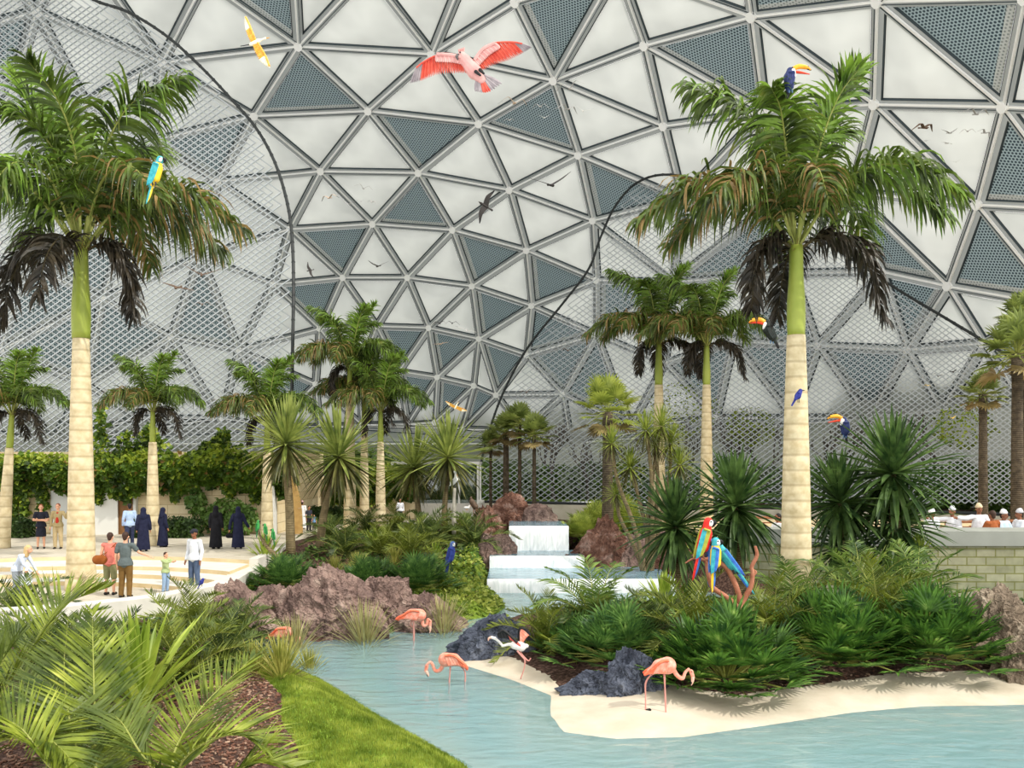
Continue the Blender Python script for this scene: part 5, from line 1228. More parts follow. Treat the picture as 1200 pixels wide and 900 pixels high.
def egret(cx, cy, s, Y, label, mir=1, rot=0):
    f = Fig('golden_egret', cx, cy, Y, label, 'bird', 'golden egrets in flight')
    q = lambda x, y: (cx + (x*math.cos(rot) - y*math.sin(rot))*s*mir, cy + (x*math.sin(rot) + y*math.cos(rot))*s)
    A = lambda x1, y1, r1, x2, y2, r2: (*q(x1, y1), r1*s, *q(x2, y2), r2*s)
    f.part('body', goldw, [A(-5,2,2,4,-2,2.6), A(4,-2,2.2,9,-4,1.0), A(9,-4,1,12,-5,1.3)], sq=.9)
    f.feathers('wing', [gold, goldw], [q(1,-2), q(-3,-12), q(-7,-22), q(-11,-30)], [q(-5,0), q(-9,-8), q(-12,-18), q(-12,-29)], 16, 2.6*s, dy=-.01, sel=lambda t: int(t > .55))
    f.feathers('wing', [gold, goldw], [q(3,0), q(8,8), q(13,17), q(17,28)], [q(-3,3), q(0,12), q(6,22), q(16,29)], 16, 2.6*s, dy=-.01, sel=lambda t: int(t > .6))
    f.part('beak', gold, [A(12,-5,.8,17,-6,.3)]); f.part('leg', blk, [A(-5,2,.6,-17,4,.4)])
egret(299, 50, 1.0, 16, 'golden white egret flying high at upper left with wings one above the other')
egret(534, 477, .42, 40, 'small golden egret gliding low over the stemmed yuccas', rot=-.7)

# ---------------------------------------------------------------- perched birds
navy, white_, orange = C_('navy_feather', (34,44,88), (50,62,112)), C_('white_bird', (244,244,240)), C_('toucan_bill', (244,150,40), (250,190,60), rough=.35, scale=4)
redo, teal, yel, grn, red, blue = C_('bill_red', (226,70,44)), C_('teal_feather', (40,150,166), (80,184,190)), C_('yellow_feather', (246,200,40), (252,216,70)), C_('green_feather', (60,130,60), (100,160,70)), C_('red_feather', (214,32,30), (232,56,44)), C_('blue_feather', (46,92,180), (70,130,206))
def toucan(cx, cy, s, m_, Y, label, col, openb=False, lean=0):
    f = Fig('toucan', cx, cy, Y, label, 'bird', 'toucans'); q = lambda x: cx + x*s*m_
    A = lambda x1, y1, r1, x2, y2, r2, *d: (q(x1), cy + y1*s, r1*s, q(x2), cy + y2*s, r2*s, *d)
    f.part('body', col, [A(0,-10,4.2,-1,-2,6.8), A(-1,-2,7,-1+lean,8,5.5), A(-1+lean,8,5,-2+lean*1.4,14,2.4)], fuse=.5*s)
    f.part('throat', white_, [A(2.5,-9,3.2,3,-4,3.4,-.03)], sq=.9); f.part('tail', blk, [A(-2+lean*1.3,11,2.4,-3+lean*1.9,21,1.8)], sq=.4)
    b = f.tube('beak', orange, [(q(3), cy - 12*s), (q(10), cy - 15*s), (q(19), cy - 14*s), (q(24), cy - 11*s)], [2.6*s, 3.0*s, 2.4*s, .9*s])
    f.part('beak_tip', blk, [A(20,-13.8,2.3,24,-11,.9)], parent=b)
    f.tube('lower_beak', redo, [(q(3), cy - 9*s), (q(12), cy - (8 if openb else 11)*s), (q(23), cy - (6 if openb else 10.5)*s)], [1.8*s, 1.6*s, .5*s])
    f.part('eye', blk, [], balls=[(q(1.5), cy - 12*s, .9*s, -4.0*s*f.k)]); f.feathers('wing', [col], [(q(-4), cy - 6*s), (q(3), cy - 6*s)], [(q(-5+lean), cy + 9*s), (q(0+lean), cy + 11*s)], 6, 3*s, dy=-6.5*s*f.k)
    for dx in (-2, 1.5): f.part('foot', C_('foot_blue', (90,120,150)), [A(dx+lean, 12, .9, dx+lean+.5, 16, .8, -.03)])
toucan(926, 93, 1.0, 1, 19.6, 'toucan with open orange beak sitting on top of the tallest royal palm', navy, True)
toucan(899, 388, .9, -1, 36.5, 'black toucan with orange beak beside the fronds of the pale trunked palm', C_('toucan_black', (26,32,30), (44,54,50)), False, lean=-6)
toucan(989, 500, .82, -1, 24.5, 'toucan with open beak above the dark yuccas right of the tall palm', navy, True, lean=-.5)
def macaw(cx, cy, s, m_, Y, label, head, breast, back, wingc, tailc, group='macaws', lean=0.0, face=True):
    f = Fig('macaw', cx, cy, Y, label, 'parrot', group); q = lambda x, y: cx + (x + lean*(y))*s*m_
    A = lambda x1, y1, r1, x2, y2, r2, *d: (q(x1,y1), cy + y1*s, r1*s, q(x2,y2), cy + y2*s, r2*s, *d)
    f.part('body', breast, [A(1,-13,4,1,-6,5.5), A(1,-6,6,0,6,6), A(0,6,5.5,-2,14,2.5)], fuse=.5*s)
    f.part('head', head, [A(1.5,-17,4.4,1,-13,4.2)], fuse=.5*s); 
    if face: f.part('cheek', white_, [A(3.6,-17,2,3.4,-15,2,-3.0*s*f.k)])
    f.tube('beak', blk, [(q(5,-18), cy-18*s), (q(8,-16), cy-16*s), (q(6.5,-12.5), cy-12.5*s)], [2.0*s, 1.6*s, .5*s])
    f.part('eye', blk, [], balls=[(q(3,-17.5), cy - 17.5*s, .8*s, -4.4*s*f.k)])
    f.feathers('wing', [back, wingc], [(q(-3,-11), cy - 11*s), (q(3,-9), cy - 9*s)], [(q(-6,17), cy + 17*s), (q(-1,14), cy + 14*s)], 9, 3.0*s, dy=-5.9*s*f.k, sel=lambda t: int(t < .55))
    f.feathers('wing', [back, wingc], [(q(-4,-11), cy - 11*s), (q(-2,-9), cy - 9*s)], [(q(-7,17), cy + 17*s), (q(-4,14), cy + 14*s)], 5, 3.0*s, dy=2*s*f.k)
    f.feathers('tail', tailc, [(q(-3,10), cy + 10*s), (q(-.5,10), cy + 10*s)], [(q(-5,38), cy + 38*s), (q(-3,34), cy + 34*s)], 5, 2.6*s, sel=lambda t: int(t > .5) if len(tailc) > 1 else 0)
    for dx in (-1, 2.5): f.part('foot', C_('foot_dark', (60,58,58)), [A(dx, 12, 1.1, dx+.5, 15, 1.0, -.04)])
macaw(183, 203, .95, 1, 21.6, 'blue and yellow macaw perched in the crown of the very tall left palm', teal, yel, teal, teal, [teal, yel], lean=-.2)
macaw(825, 633, 1.25, 1, 17.4, 'scarlet macaw with green and blue wings at the top of the perch branch', red, red, C_('olive_feather', (150,160,60), (180,176,70)), teal, [red, blue], lean=-.15, face=True)
macaw(838, 653, 1.1, 1, 17.3, 'macaw with a yellow breast and blue wings in the middle of the perch branch', teal, yel, blue, teal, [yel, blue], lean=.05)
macaw(830, 650, 1.0, -1, 17.75, 'deep blue macaw squeezed behind the yellow breasted one', blue, navy, blue, navy, [blue, blue], face=False, lean=.1)
macaw(853, 655, 1.1, -1, 17.6, 'teal macaw leaning to the right end of the perch branch', teal, teal, teal, blue, [teal, blue], lean=-.62, face=False)
macaw(528, 650, .74, 1, gp(527, 676).y - .3, 'large deep blue macaw standing on the mulch by the green bank', C_('hyacinth_head', (70,96,150), (90,116,170)), C_('hyacinth', (44,60,140), (64,84,170)), C_('hyacinth', (44,60,140)), C_('hyacinth_d', (36,48,116), (50,66,140)), [C_('hyacinth_d', (36,48,116))], group='macaws', lean=-.12)
M_branch = matte('perch_wood', (150,90,66), (190,128,100), scale=6, rough=.7, bump=.3)
f = Fig('perch_branch', 862, 765, 17.6, 'forked reddish bare branch used as a perch by the macaws', 'branch')
f.tube('trunk', M_branch, [(862,768),(863,750),(866,728),(868,708)], [5.2,4.6,4.6,4.4], 10)
f.tube('fork', M_branch, [(867,712),(873,700),(880,687),(882,672),(881,664),(887,651),(885,640)], [4,3.4,3,2.6,2.4,2.3,1.6])
f.tube('fork', M_branch, [(868,710),(864,691),(855,671),(846,661),(834,655),(824,656),(812,650)], [3.8,3.2,3,2.8,2.8,2.4,1.6])
f.tube('fork', M_branch, [(867,713),(850,699),(835,688),(830,673),(828,660),(823,648),(826,632)], [3.6,3,2.8,2.6,2.4,2.2,1.6])
f.tube('twig', M_branch, [(822,655),(812,655),(803,660)], [1.6,1.3,.8]); f.tube('twig', M_branch, [(881,676),(886,671),(884,668)], [1.6,1.3,.9])
GPg = 'green parrots on a slanting branch'
for px, py, mm, lb in [(302,617,1,'left green parrot at the tip of the slanting branch'),(311,621,-1,'middle green parrot on the slanting branch'),(320,627,-1,'right green parrot on the slanting branch')]:
    macaw(px, py, .36, mm, 29.4, lb, C_('parrot_green', (50,140,70), (80,170,90)), C_('parrot_green', (50,140,70)), C_('parrot_green', (50,140,70)), C_('parrot_green_d', (36,110,60)), [C_('parrot_green_d', (36,110,60))], group=GPg, face=False)
f = Fig('driftwood_branch', 330, 660, 29.5, 'dark slanting branch with twigs where three green parrots sit', 'branch')
f.tube('trunk', M_stem, [(334,662),(322,650),(310,637),(303,624)], [3.4,2.8,2.0,1.1]); f.tube('twig', M_stem, [(309,637),(310,630),(311,627)], [1,.8,.6]); f.tube('twig', M_stem, [(314,640),(318,634),(320,631)], [1,.8,.6])
# white bird on a post, brown bird beside
f = Fig('wooden_post', 532, 620, 34.5, 'weathered pale post with a white bird standing on it', 'post'); f.tube('shaft', matte('post_wood', (170,164,150), (206,200,186), scale=5, rough=.8), [(532,626),(532,600),(533,572)], [2.6,2.3,2.0], 10)
f = Fig('white_stork', 533, 562, 34.5, 'white bird with dark wing edge standing on the pale post', 'bird')
f.part('body', white_, [(530,566,3,534,562,3),(534,562,2.4,534,555,1.2),(534,555,1.5,533,553,1.6)], fuse=.4); f.feathers('wing', [white_, blk], [(534,560),(531,563)], [(527,569),(528,571)], 5, 1.8, dy=-.1, sel=lambda t: int(t > .5)); f.tube('beak', C_('stork_beak', (220,180,120)), [(533.5,553),(535.5,557),(535,561)], [.9,.7,.3]); f.part('leg', blk, [(532,568,.4,532,572,.4)]); f.part('leg', blk, [(533.5,568,.4,533.5,572,.4)])
brn = C_('brown_feather', (84,66,52), (112,92,76))
f = Fig('brown_ibis', 556, 594, 40, 'brown long legged bird standing left of the upper reddish boulder', 'bird')
f.part('body', brn, [(553,588,3.4,557,594,3.6),(557,594,2.6,560,598,1.2),(552,587,1.6,552,583,1.4)], fuse=.45); f.tube('beak', blk, [(552,583),(549.5,585),(549,588)], [.8,.6,.3])
for x in (555, 557.5): f.tube('leg', C_('leg_tan', (190,140,110)), [(x,596),(x,603),(x,611)], [.6,.5,.5])
f = Fig('white_gull', 547, 595, 39.5, 'small white bird on the ledge left of the brown one', 'bird'); f.part('body', white_, [(545,595,1.6,549,595,1.4),(549.5,594,1.1,550,593,1.0)], fuse=.35); f.part('beak', orange, [(550.8,593,.4,552,593.2,.2)]); 
for x in (546.5, 548): f.tube('leg', orange, [(x,596),(x,598)], [.3,.3])
def songbird(cx, cy, s, Y, label, m_=1, col=None, group=None, nm='blue_songbird'):
    f = Fig(nm, cx, cy, Y, label, 'bird', group); A = lambda x1, y1, r1, x2, y2, r2: (cx + x1*s*m_, cy + y1*s, r1*s, cx + x2*s*m_, cy + y2*s, r2*s)
    col = col or C_('songbird_blue', (40,44,120), (60,70,160)); f.part('body', col, [A(3,-5,2.6,0,1,4), A(0,1,3.6,-3,5,1.8)], fuse=.45*s); f.part('tail', col, [A(-3,5,1.4,-7,12,1.0)], sq=.4); f.part('beak', blk, [A(5.4,-5.5,.8,8,-5.5,.3)])
    f.feathers('wing', [col], [(cx + 2*s*m_, cy - 2*s), (cx - 1*s*m_, cy - 3*s)], [(cx - 3*s*m_, cy + 6*s), (cx - 5*s*m_, cy + 5*s)], 4, 2*s, dy=-3.6*s*f.k); 
    for dx in (0, 1.6): f.part('leg', blk, [A(dx, 4, .4, dx, 8.5, .35)])
songbird(935, 463, 1.0, 21.0, 'small deep blue bird clinging in front of the tall island palm trunk')
songbird(236, 682, .62, 23.4, 'tiny blue bird standing on the white plaza curb')

# ---------------------------------------------------------------- small distant flyers
def flyer_mesh(bodyc, wingc, tipc, style, seed):
    """span 1 m, seen from the front: body plus two bent wings"""
    bm_ = MB(); capsule(bm_, (0,-.12,0), (0,.12,.0), .035, .022, 1); capsule(bm_, (0,-.16,.01), (0,-.2,.01), .022, .008, 1); capsule(bm_, (0,.13,0), (0,.24,0), .014, .03, 1)
    body = bm_.mesh('body', bodyc, True)
    ws = []
    el, tp_ = {'m': (.16, -.10), 'v': (.10, .22), 'g': (.04, .02), 'h': (.2, .02)}[style]
    for sd in (-1, 1):
        mb = MB(); N_ = 8
        for i in range(N_):
            for (t, kk) in ((i/N_, 0), ((i+1)/N_, 1)): pass
            t0_, t1_ = i/N_, (i+1)/N_
            def pt(t, c, th): 
                x = t*.5; z = (el*t/.45 if t < .45 else el + (tp_ - el)*(t - .45)/.55); ch = .17*(1 - t**1.6*.85); sweep = -.05*math.sin(PI*min(1, t*1.1)) + .12*max(0, t - .5)
                return Vector((sd*x, sweep + (c - .3)*ch, z + th*(1 - t*.7)))
            vs = [pt(t0_,0,.008), pt(t1_,0,.008), pt(t1_,1,.002), pt(t0_,1,.002), pt(t0_,0,-.008), pt(t1_,0,-.008), pt(t1_,1,-.002), pt(t0_,1,-.002)]
            mb.cur = 1 if t0_ >= .7 else 0; mb.add(vs, [(0,1,2,3),(7,6,5,4),(0,4,5,1),(3,2,6,7),(1,5,6,2),(0,3,7,4)])
        ws.append(mb.mesh('wing', [wingc, tipc]))
    return body, ws
gr_, tanf, wf_ = C_('gull_grey', (150,148,144), (176,174,170)), C_('gull_tan', (170,146,124), (196,176,154)), C_('gull_white', (226,224,220))
FM = {}
for key, cc in (('tan', (tanf, tanf, blk)), ('grey', (gr_, gr_, gr_)), ('white', (wf_, wf_, gr_)), ('dark', (C_('flyer_dark', (50,46,44)), C_('flyer_dark', (50,46,44)), blk)), ('brown', (brn, brn, brn)), ('yellow', (yel, yel, yel))):
    for st in 'mvgh': FM[key, st] = flyer_mesh(*cc, st, 1)
def flyer(px, py, span, key, st, Y, label, group, roll=0, yaw=0, pitch=.35):
    c = at(px, py, Y); s = span*1.2*Y/F; r = empty('flying_bird', c, label=label, cat='bird', group=group); r.scale = (s,)*3; r.rotation_euler = (pitch, roll, yaw)
    body, ws = FM[key, st]; mesh_obj('body', body, r)
    for w_ in ws: mesh_obj('wing', w_, r)
fl = [ # px,py,span,colour,style,Y,group,label,roll
 (603,121,32,'tan','m',34,0,'tan gull with arched wings just below the pink cockatoo'),(668,104,30,'grey','h',34,0,'pale grey gull highest of the flock right of the cockatoo'),(665,128,24,'grey','m',35,0,'grey gull crossing the edge of the dark panel in the upper flock'),(683,130,20,'white','v',34,0,'small white gull right of the dark panel in the upper flock'),(638,138,13,'white','v',36,0,'small white gull low in front of the dark panel of the upper flock'),(633,125,18,'grey','m',36,0,'faint gull at the top of the dark panel of the upper flock'),(597,141,12,'grey','m',38,0,'tiny gull at the left tip of the dark panel of the upper flock'),(642,168,10,'grey','v',38,0,'tiny bird below the upper flock over a white strut'),
 (646,217,44,'dark','v',30,1,'dark bird with long raised wings banking over a white panel near the centre'),
 (386,232,20,'tan','m',40,2,'tan gull leftmost of the middle left flock'),(426,221,19,'grey','h',40,2,'grey gull topmost of the middle left flock'),(410,239,13,'grey','v',41,2,'small gull in the middle of the middle left flock'),(423,236,11,'grey','m',41,2,'tiny gull beneath the topmost one of the middle left flock'),(436,237,11,'grey','m',41,2,'tiny gull rightmost of the middle left flock'),
 (1083,150,28,'brown','m',36,3,'brown gull leftmost of the right flock over the white panel'),(1144,134,27,'grey','h',36,3,'grey gull topmost of the right flock'),(1113,156,18,'grey','v',37,3,'gull with raised wings in the middle of the right flock'),(1134,154,15,'brown','m',37,3,'small brown gull right of the middle of the right flock'),(1154,156,17,'grey','m',37,3,'small grey gull rightmost of the right flock'),(1085,165,11,'grey','g',38,3,'tiny gull below the leftmost one of the right flock'),(1110,168,13,'grey','g',38,3,'tiny gull below the middle of the right flock'),(1120,190,9,'grey','v',38,3,'tiny bird lowest of the right flock'),
 (236,322,36,'brown','v',34,4,'brown bird with wide wings in front of the left netting'),(208,337,34,'brown','g',35,4,'brown bird gliding flat in front of the left netting'),(237,357,18,'brown','m',35,4,'smaller brown bird lowest before the left netting'),
 (443,312,22,'dark','v',45,1,'small dark bird over white panels left of the centre'),(515,379,16,'dark','m',48,5,'dark red bird left of the pair over the lower panels'),(530,379,15,'dark','m',48,5,'dark bird right of the pair over the lower panels'),(547,387,24,'white','g',48,5,'white bird gliding right of the dark pair'),(517,403,20,'tan','g',48,5,'tan bird gliding below the dark pair'),
 (665,411,13,'brown','m',48,6,'brown bird in front of the upper part of the right netting'),(617,460,14,'brown','h',50,6,'dark brown bird inside the curve of the black cable'),
 (1103,401,12,'dark','v',40,6,'dark bird high before the netting near the right fan palms'),(1099,441,13,'dark','h',40,6,'dark bird just left of the right fan palms'),(1116,436,12,'dark','v',40,6,'dark bird touching the crown of the slim fan palm'),(1087,452,7,'yellow','m',40,6,'tiny yellow bird above the right bare tree'),(1116,490,8,'yellow','v',40,6,'tiny yellow bird beside the slim fan palm'),(645,549,10,'dark','m',50,6,'small dark bird low behind the row of fan palms'),(495,376,7,'dark','m',48,5,'tiny dark bird left of the dark pair')]
gn = ['gulls below the cockatoo', None, 'gulls before the middle left panels', 'gulls before the right panels', 'brown birds before the left netting', 'birds before the lower panels', 'small birds near the right netting']
for i, (px, py, sp, key, st, Y, gi, lb) in enumerate(fl): flyer(px, py, sp, key, st, Y, lb, gn[gi], roll=[.1,-.15,.05,.25,-.1][i % 5] + (-.45 if (px, py) == (646, 217) else 0), yaw=[.2,-.3,.4,0][i % 4])
flyer(568, 241, 36, 'dark', 'g', 28, 'black and white kite flying steeply in the middle of the dome', None, roll=-1.15 + PI/2*2, yaw=.1, pitch=1.2)
flyer(363, 317, 17, 'dark', 'g', 40, 'small black and white kite right of the cable of the left netting', None, roll=1.2, yaw=.1, pitch=1.2)
# ---------------------------------------------------------------- people
skinA, skinB, skinC = C_('skin_light', (222,168,138)), C_('skin_tan', (184,130,98)), C_('skin_brown', (140,92,66))
hairB, hairD, hairL, hairR = C_('hair_black', (28,24,24)), C_('hair_dark_brown', (64,44,34)), C_('hair_blonde', (206,176,124)), C_('hair_auburn', (140,80,54))
def cl(name, c, c2=None): return matte('cloth_' + name, c, c2 or tuple(max(0, v - 14) for v in c), scale=7, rough=.9, bump=.35, bscale=14)
def person(px, pyf, hpx, z, label, face=0, skin=skinB, hair=hairB, top=None, sleeve='long', bottom=None, btype='trousers', robe=None, hood=None, cap=None, pose=None, group=None, shoes=None, longhair=False, jacket=None, seated=False, Y=None, bag=None, scale=None, apron=None):
    Yd = Y or (ZC - z)*F/(pyf - HOR); S = scale or hpx*Yd/F/1.75
    r = empty('person', (X(px, Yd), Yd, z), face, label=label, cat='person', group=group, scale=S)
    J = dict(head=(0,-.02,1.62), neck=(0,0,1.46), chest=(0,0,1.27), waist=(0,0,1.04), hip=(0,0,.93), ls=(-.18,0,1.40), rs=(.18,0,1.40), le=(-.24,.03,1.12), re=(.24,.03,1.12), lw=(-.25,-.06,.87), rw=(.25,-.06,.87),
             lh=(-.09,0,.90), rh=(.09,0,.90), lk=(-.10,-.02,.49), rk=(.10,-.02,.49), la=(-.11,.02,.08), ra=(.11,.02,.08))
    if seated:
        for k in list(J):
            if k in ('lk','rk'): J[k] = (J[k][0]*1.2, -.42, .50)
            elif k in ('la','ra'): J[k] = (J[k][0]*1.2, -.40, .08)
            else: J[k] = (J[k][0], J[k][1], J[k][2] - .43)
        J['lw'] = (-.2,-.38,.72); J['rw'] = (.2,-.38,.72); J['le'] = (-.25,-.1,.70); J['re'] = (.25,-.1,.70)
    if pose: J.update(pose)
    V = {k: Vector(v) for k, v in J.items()}
    hd = V['head']; up = (hd - V['neck']).normalized()
    mb = MB(); cp_ = lambda a, b, ra, rb, q=1.0: capsule(mb, a, b, ra, rb, q)
    mb.ball(hd + Vector((0,.005,.02)), (.078,.095,.108), seg=14, rg=10); mb.ball(hd + Vector((0,-.03,-.05)), (.055,.062,.06), seg=10, rg=8)
    cp_(hd + Vector((0,-.088,.005)), hd + Vector((0,-.112,-.028)), .009, .016)            # nose
    cp_(hd + Vector((-.022,-.088,-.062)), hd + Vector((.022,-.088,-.062)), .010, .010)     # mouth
    for sx_ in (-1, 1): mb.ball(hd + Vector((sx_*.083,.01,-.005)), (.014,.022,.032), seg=8, rg=6)
    cp_(V['neck'] - Vector((0,0,.03)), hd - Vector((0,-.015,.04)), .056, .052)
    cp_(V['neck'] - Vector((0,0,.06)), V['chest'], .09, .135, .8); cp_(V['chest'], V['waist'], .14, .12, .78); cp_(V['waist'], V['hip'], .125, .145, .85)
    for s_ in 'lr':
        cp_(V['neck'] - Vector((0,0,.07)), V[s_+'s'], .055, .058); cp_(V[s_+'s'], V[s_+'e'], .052, .038); cp_(V[s_+'e'], V[s_+'w'], .039, .026)
        cp_(V[s_+'h'], V[s_+'k'], .085, .055); cp_(V[s_+'k'], V[s_+'a'], .056, .034)
        d = (V[s_+'w'] - V[s_+'e']).normalized(); sd = 1 if s_ == 'r' else -1; w_ = V[s_+'w']; nn = d.cross(Vector((sd, 0, 0)));
        if nn.length < .2: nn = d.cross(Vector((0, 0, 1)))
        nn.normalize(); pm = w_ + d*.085; cp_(w_, pm, .026, .032, .7)
        for k in range(4):
            o = nn*(.027 - k*.018); l = (.066, .074, .07, .055)[k]; a = pm + o + d*.01; b = a + d*l*.55 + nn.cross(d)*.006; cp_(a, b, .0095, .009); cp_(b, b + d*l*.4 + nn.cross(d)*.016*sd, .009, .0075)
        cp_(w_ + d*.03 + nn*.02, w_ + d*.07 + nn*.052, .012, .010)
        cp_(V[s_+'a'] + Vector((0,.03,-.035)), V[s_+'a'] + Vector((0,-.13,-.05)), .036, .03)
    mesh_obj('body', fused(mb, .0105, skin, 'person_body', 1), r)
    for sx_ in (-1, 1):
        e = MB(); e.ball(hd + Vector((sx_*.030,-.084,.018)), .010, seg=6, rg=5); e.build('eye', C_('eye_dark', (30,26,24)), r)
    def gar(name, mat, fn, vox=.014):
        g_ = MB(); fn(lambda a, b, ra, rb, q=1.0: capsule(g_, a, b, ra, rb, q), g_); mesh_obj(name, fused(g_, vox, mat, 'garment_' + name, 3), r)
    if hair and not hood:
        def fh(c, g_):
            g_.ball(hd + Vector((0,.022,.045)), (.088,.098,.098), seg=12, rg=8)
            if longhair: c(hd + Vector((0,.06,.03)), hd + Vector((0,.10,-.20)), .085, .07); c(hd + Vector((-.06,.03,0)), hd + Vector((-.07,.06,-.2)), .04, .03); c(hd + Vector((.06,.03,0)), hd + Vector((.07,.06,-.2)), .04, .03)
            else: c(hd + Vector((0,.05,.0)), hd + Vector((0,.06,-.04)), .07, .055)
        gar('hair', hair, fh, .012)
    if cap:
        def fc(c, g_): g_.ball(hd + Vector((0,.015,.075)), (.097,.108,.07), seg=12, rg=8); (c(hd + Vector((-.03,-.10,.055)), hd + Vector((.03,-.10,.055)), .05, .05, .25) if cap[1] else c(hd + Vector((0,0,.1)), hd + Vector((0,.03,.12)), .075, .07))
        gar('cap', cap[0], fc, .012)
    if hood:
        def fo(c, g_):
            g_.ball(hd + Vector((0,.03,.03)), (.112,.118,.130), seg=14, rg=9); c(hd + Vector((0,.06,-.05)), V['neck'] + Vector((0,.03,-.08)), .11, .15); c(V['neck'] + Vector((-.05,.02,-.05)), V['ls'] + Vector((0,.01,.02)), .08, .07); c(V['neck'] + Vector((.05,.02,-.05)), V['rs'] + Vector((0,.01,.02)), .08, .07)
        gar('headscarf', hood, fo)
    if robe:
        def fr_(c, g_):
            m_ = robe
            c(V['neck'] - Vector((0,0,.09)), V['chest'], .12, .165, .85); c(V['chest'], V['waist'], .165, .165, .85)
            zz = [.10,.35,.6,.85,1.05] if not seated else [.42,.5,.6]
            if not seated:
                g_.rings([((.0,.02,.07), .27,.23), ((0,.01,.35), .245,.205), ((0,0,.7), .215,.175), ((0,0,1.0), .185,.145), ((0,0,1.3), .19,.13)], 20)
            else:
                g_.rings([((0,0,.42), .24,.2), ((0,0,.62), .2,.16), ((0,0,.85), .18,.13)], 18)
                for s_ in 'lr': c(V[s_+'h'], V[s_+'k'], .12, .10); c(V[s_+'k'], V[s_+'a'] + Vector((0,0,.06)), .10, .11)
            for s_ in 'lr': c(V['neck'] - Vector((0,0,.08)), V[s_+'s'], .075, .078); c(V[s_+'s'], V[s_+'e'], .076, .07); c(V[s_+'e'], V[s_+'e'].lerp(V[s_+'w'], .9), .07, .065)
        gar('robe', robe, fr_)
    if top:
        def ft(c, g_):
            c(V['neck'] - Vector((0,0,.075)), V['chest'], .10, .155, .84); c(V['chest'], V['waist'], .158, .14, .82); c(V['waist'], V['hip'] + Vector((0,0,.0)), .145, .165, .85)
            h_ = V['hip']; w_ = V['waist']; g_.rings([((h_.x, h_.y, h_.z - .07), .205, .165), ((h_.x, h_.y, h_.z + .02), .195, .158), ((w_.x, w_.y, w_.z), .155, .128)], 18)
            for s_ in 'lr':
                c(V['neck'] - Vector((0,0,.075)), V[s_+'s'], .066, .07)
                if sleeve == 'long': c(V[s_+'s'], V[s_+'e'], .068, .055); c(V[s_+'e'], V[s_+'e'].lerp(V[s_+'w'], .95), .055, .042)
                elif sleeve == 'short': c(V[s_+'s'], V[s_+'s'].lerp(V[s_+'e'], .6), .068, .066)
        gar('jacket' if jacket else 'shirt', top, ft)
        if jacket: gar('shirt', jacket, lambda c, g_: c(V['neck'] + Vector((0,-.05,-.08)), V['waist'] + Vector((0,-.10,0)), .055, .065, .9))
    if bottom:
        def fb(c, g_):
            c(V['hip'] + Vector((0,0,.07)), V['hip'] - Vector((0,0,.02)), .135, .15, .85)
            if btype == 'skirt': g_.rings([((0,0,.48), .19,.16), ((0,0,.75), .18,.15), ((0,0,1.0), .14,.11)], 18)
            else:
                for s_ in 'lr':
                    c(V[s_+'h'], V[s_+'k'], .105, .082)
                    if btype == 'trousers': c(V[s_+'k'], V[s_+'a'], .080, .066)
        gar('skirt' if btype == 'skirt' else ('shorts' if btype == 'shorts' else 'trousers'), bottom, fb)
    sm = shoes or C_('shoe_dark', (40,36,34))
    for s_ in 'lr':
        sh = MB(); capsule(sh, V[s_+'a'] + Vector((0,.035,-.035)), V[s_+'a'] + Vector((0,-.14,-.048)), .043, .036); sh.build('shoe', sm, r, smooth=True)
    if bag:
        kind, bm_, pos = bag; pos = Vector(pos); b_ = MB(); capsule(b_, pos + Vector((-.08,0,0)), pos + Vector((.08,0,0)), .12*kind, .12*kind, .5); b = b_.build('bag', bm_, r, smooth=True)
        st = MB(); st.tube([pos + Vector((-.05,0,.08)), V['ls'] + Vector((-.02,.06,.06)), V['ls'] + Vector((.02,-.09,0)), pos + Vector((.05,-.05,.08))], .012, 5); st.build('strap', bm_, b)
    return r
B_ = PI   # turned away from the camera
person(20, 702, 67, .7, 'person with long fair hair in a pale blue top bending towards a toddler', PI/2, skinA, hairL, cl('pale_blue', (206,216,232)), 'long', cl('grey_trouser', (150,158,166)), longhair=True,
       pose=dict(head=(0,-.36,1.52), neck=(0,-.24,1.40), chest=(0,-.15,1.22), ls=(-.18,-.2,1.33), rs=(.18,-.2,1.33), le=(-.22,-.34,1.08), re=(.22,-.34,1.08), lw=(-.14,-.52,.86), rw=(.14,-.5,.86), waist=(0,-.04,1.04)))
person(31, 704, 37, .7, 'toddler in a white cap and olive trousers walking in front of the bending adult', .3, skinA, hairB, cl('toddler_top', (220,226,234)), 'long', cl('olive', (150,138,62)), cap=(cl('white_cap', (240,240,240)), 0))
person(48, 643, 52, 1.2, 'person in a dark sleeveless dress with crossed arms near the plain grey door', .5, skinA, hairR, cl('black_dress', (40,42,54)), 'short', cl('black_dress', (40,42,54)), 'skirt', pose=dict(lw=(.08,-.2,1.12), rw=(-.08,-.2,1.16), le=(-.26,-.08,1.14), re=(.26,-.08,1.14)), bag=None)
person(68, 643, 53, 1.2, 'person in a beige jacket over a red shirt raising one hand by the grey door', .2, skinA, hairR, cl('beige_jacket', (176,158,116)), 'long', cl('beige_trouser', (196,176,136)), jacket=cl('red_shirt', (190,58,44)), pose=dict(re=(.32,-.1,1.2), rw=(.40,-.22,1.42)))
person(129, 702, 73, .7, 'person in a coral top and khaki shorts carrying a brown shoulder bag, seen from behind', B_, skinA, hairD, cl('coral', (222,130,116)), 'none', cl('khaki', (134,134,96)), 'shorts', longhair=False, bag=(1.1, cl('brown_leather', (150,88,40)), (.22,.14,1.0)), pose=dict(rw=(.2,-.2,1.0)), Y=24.2)
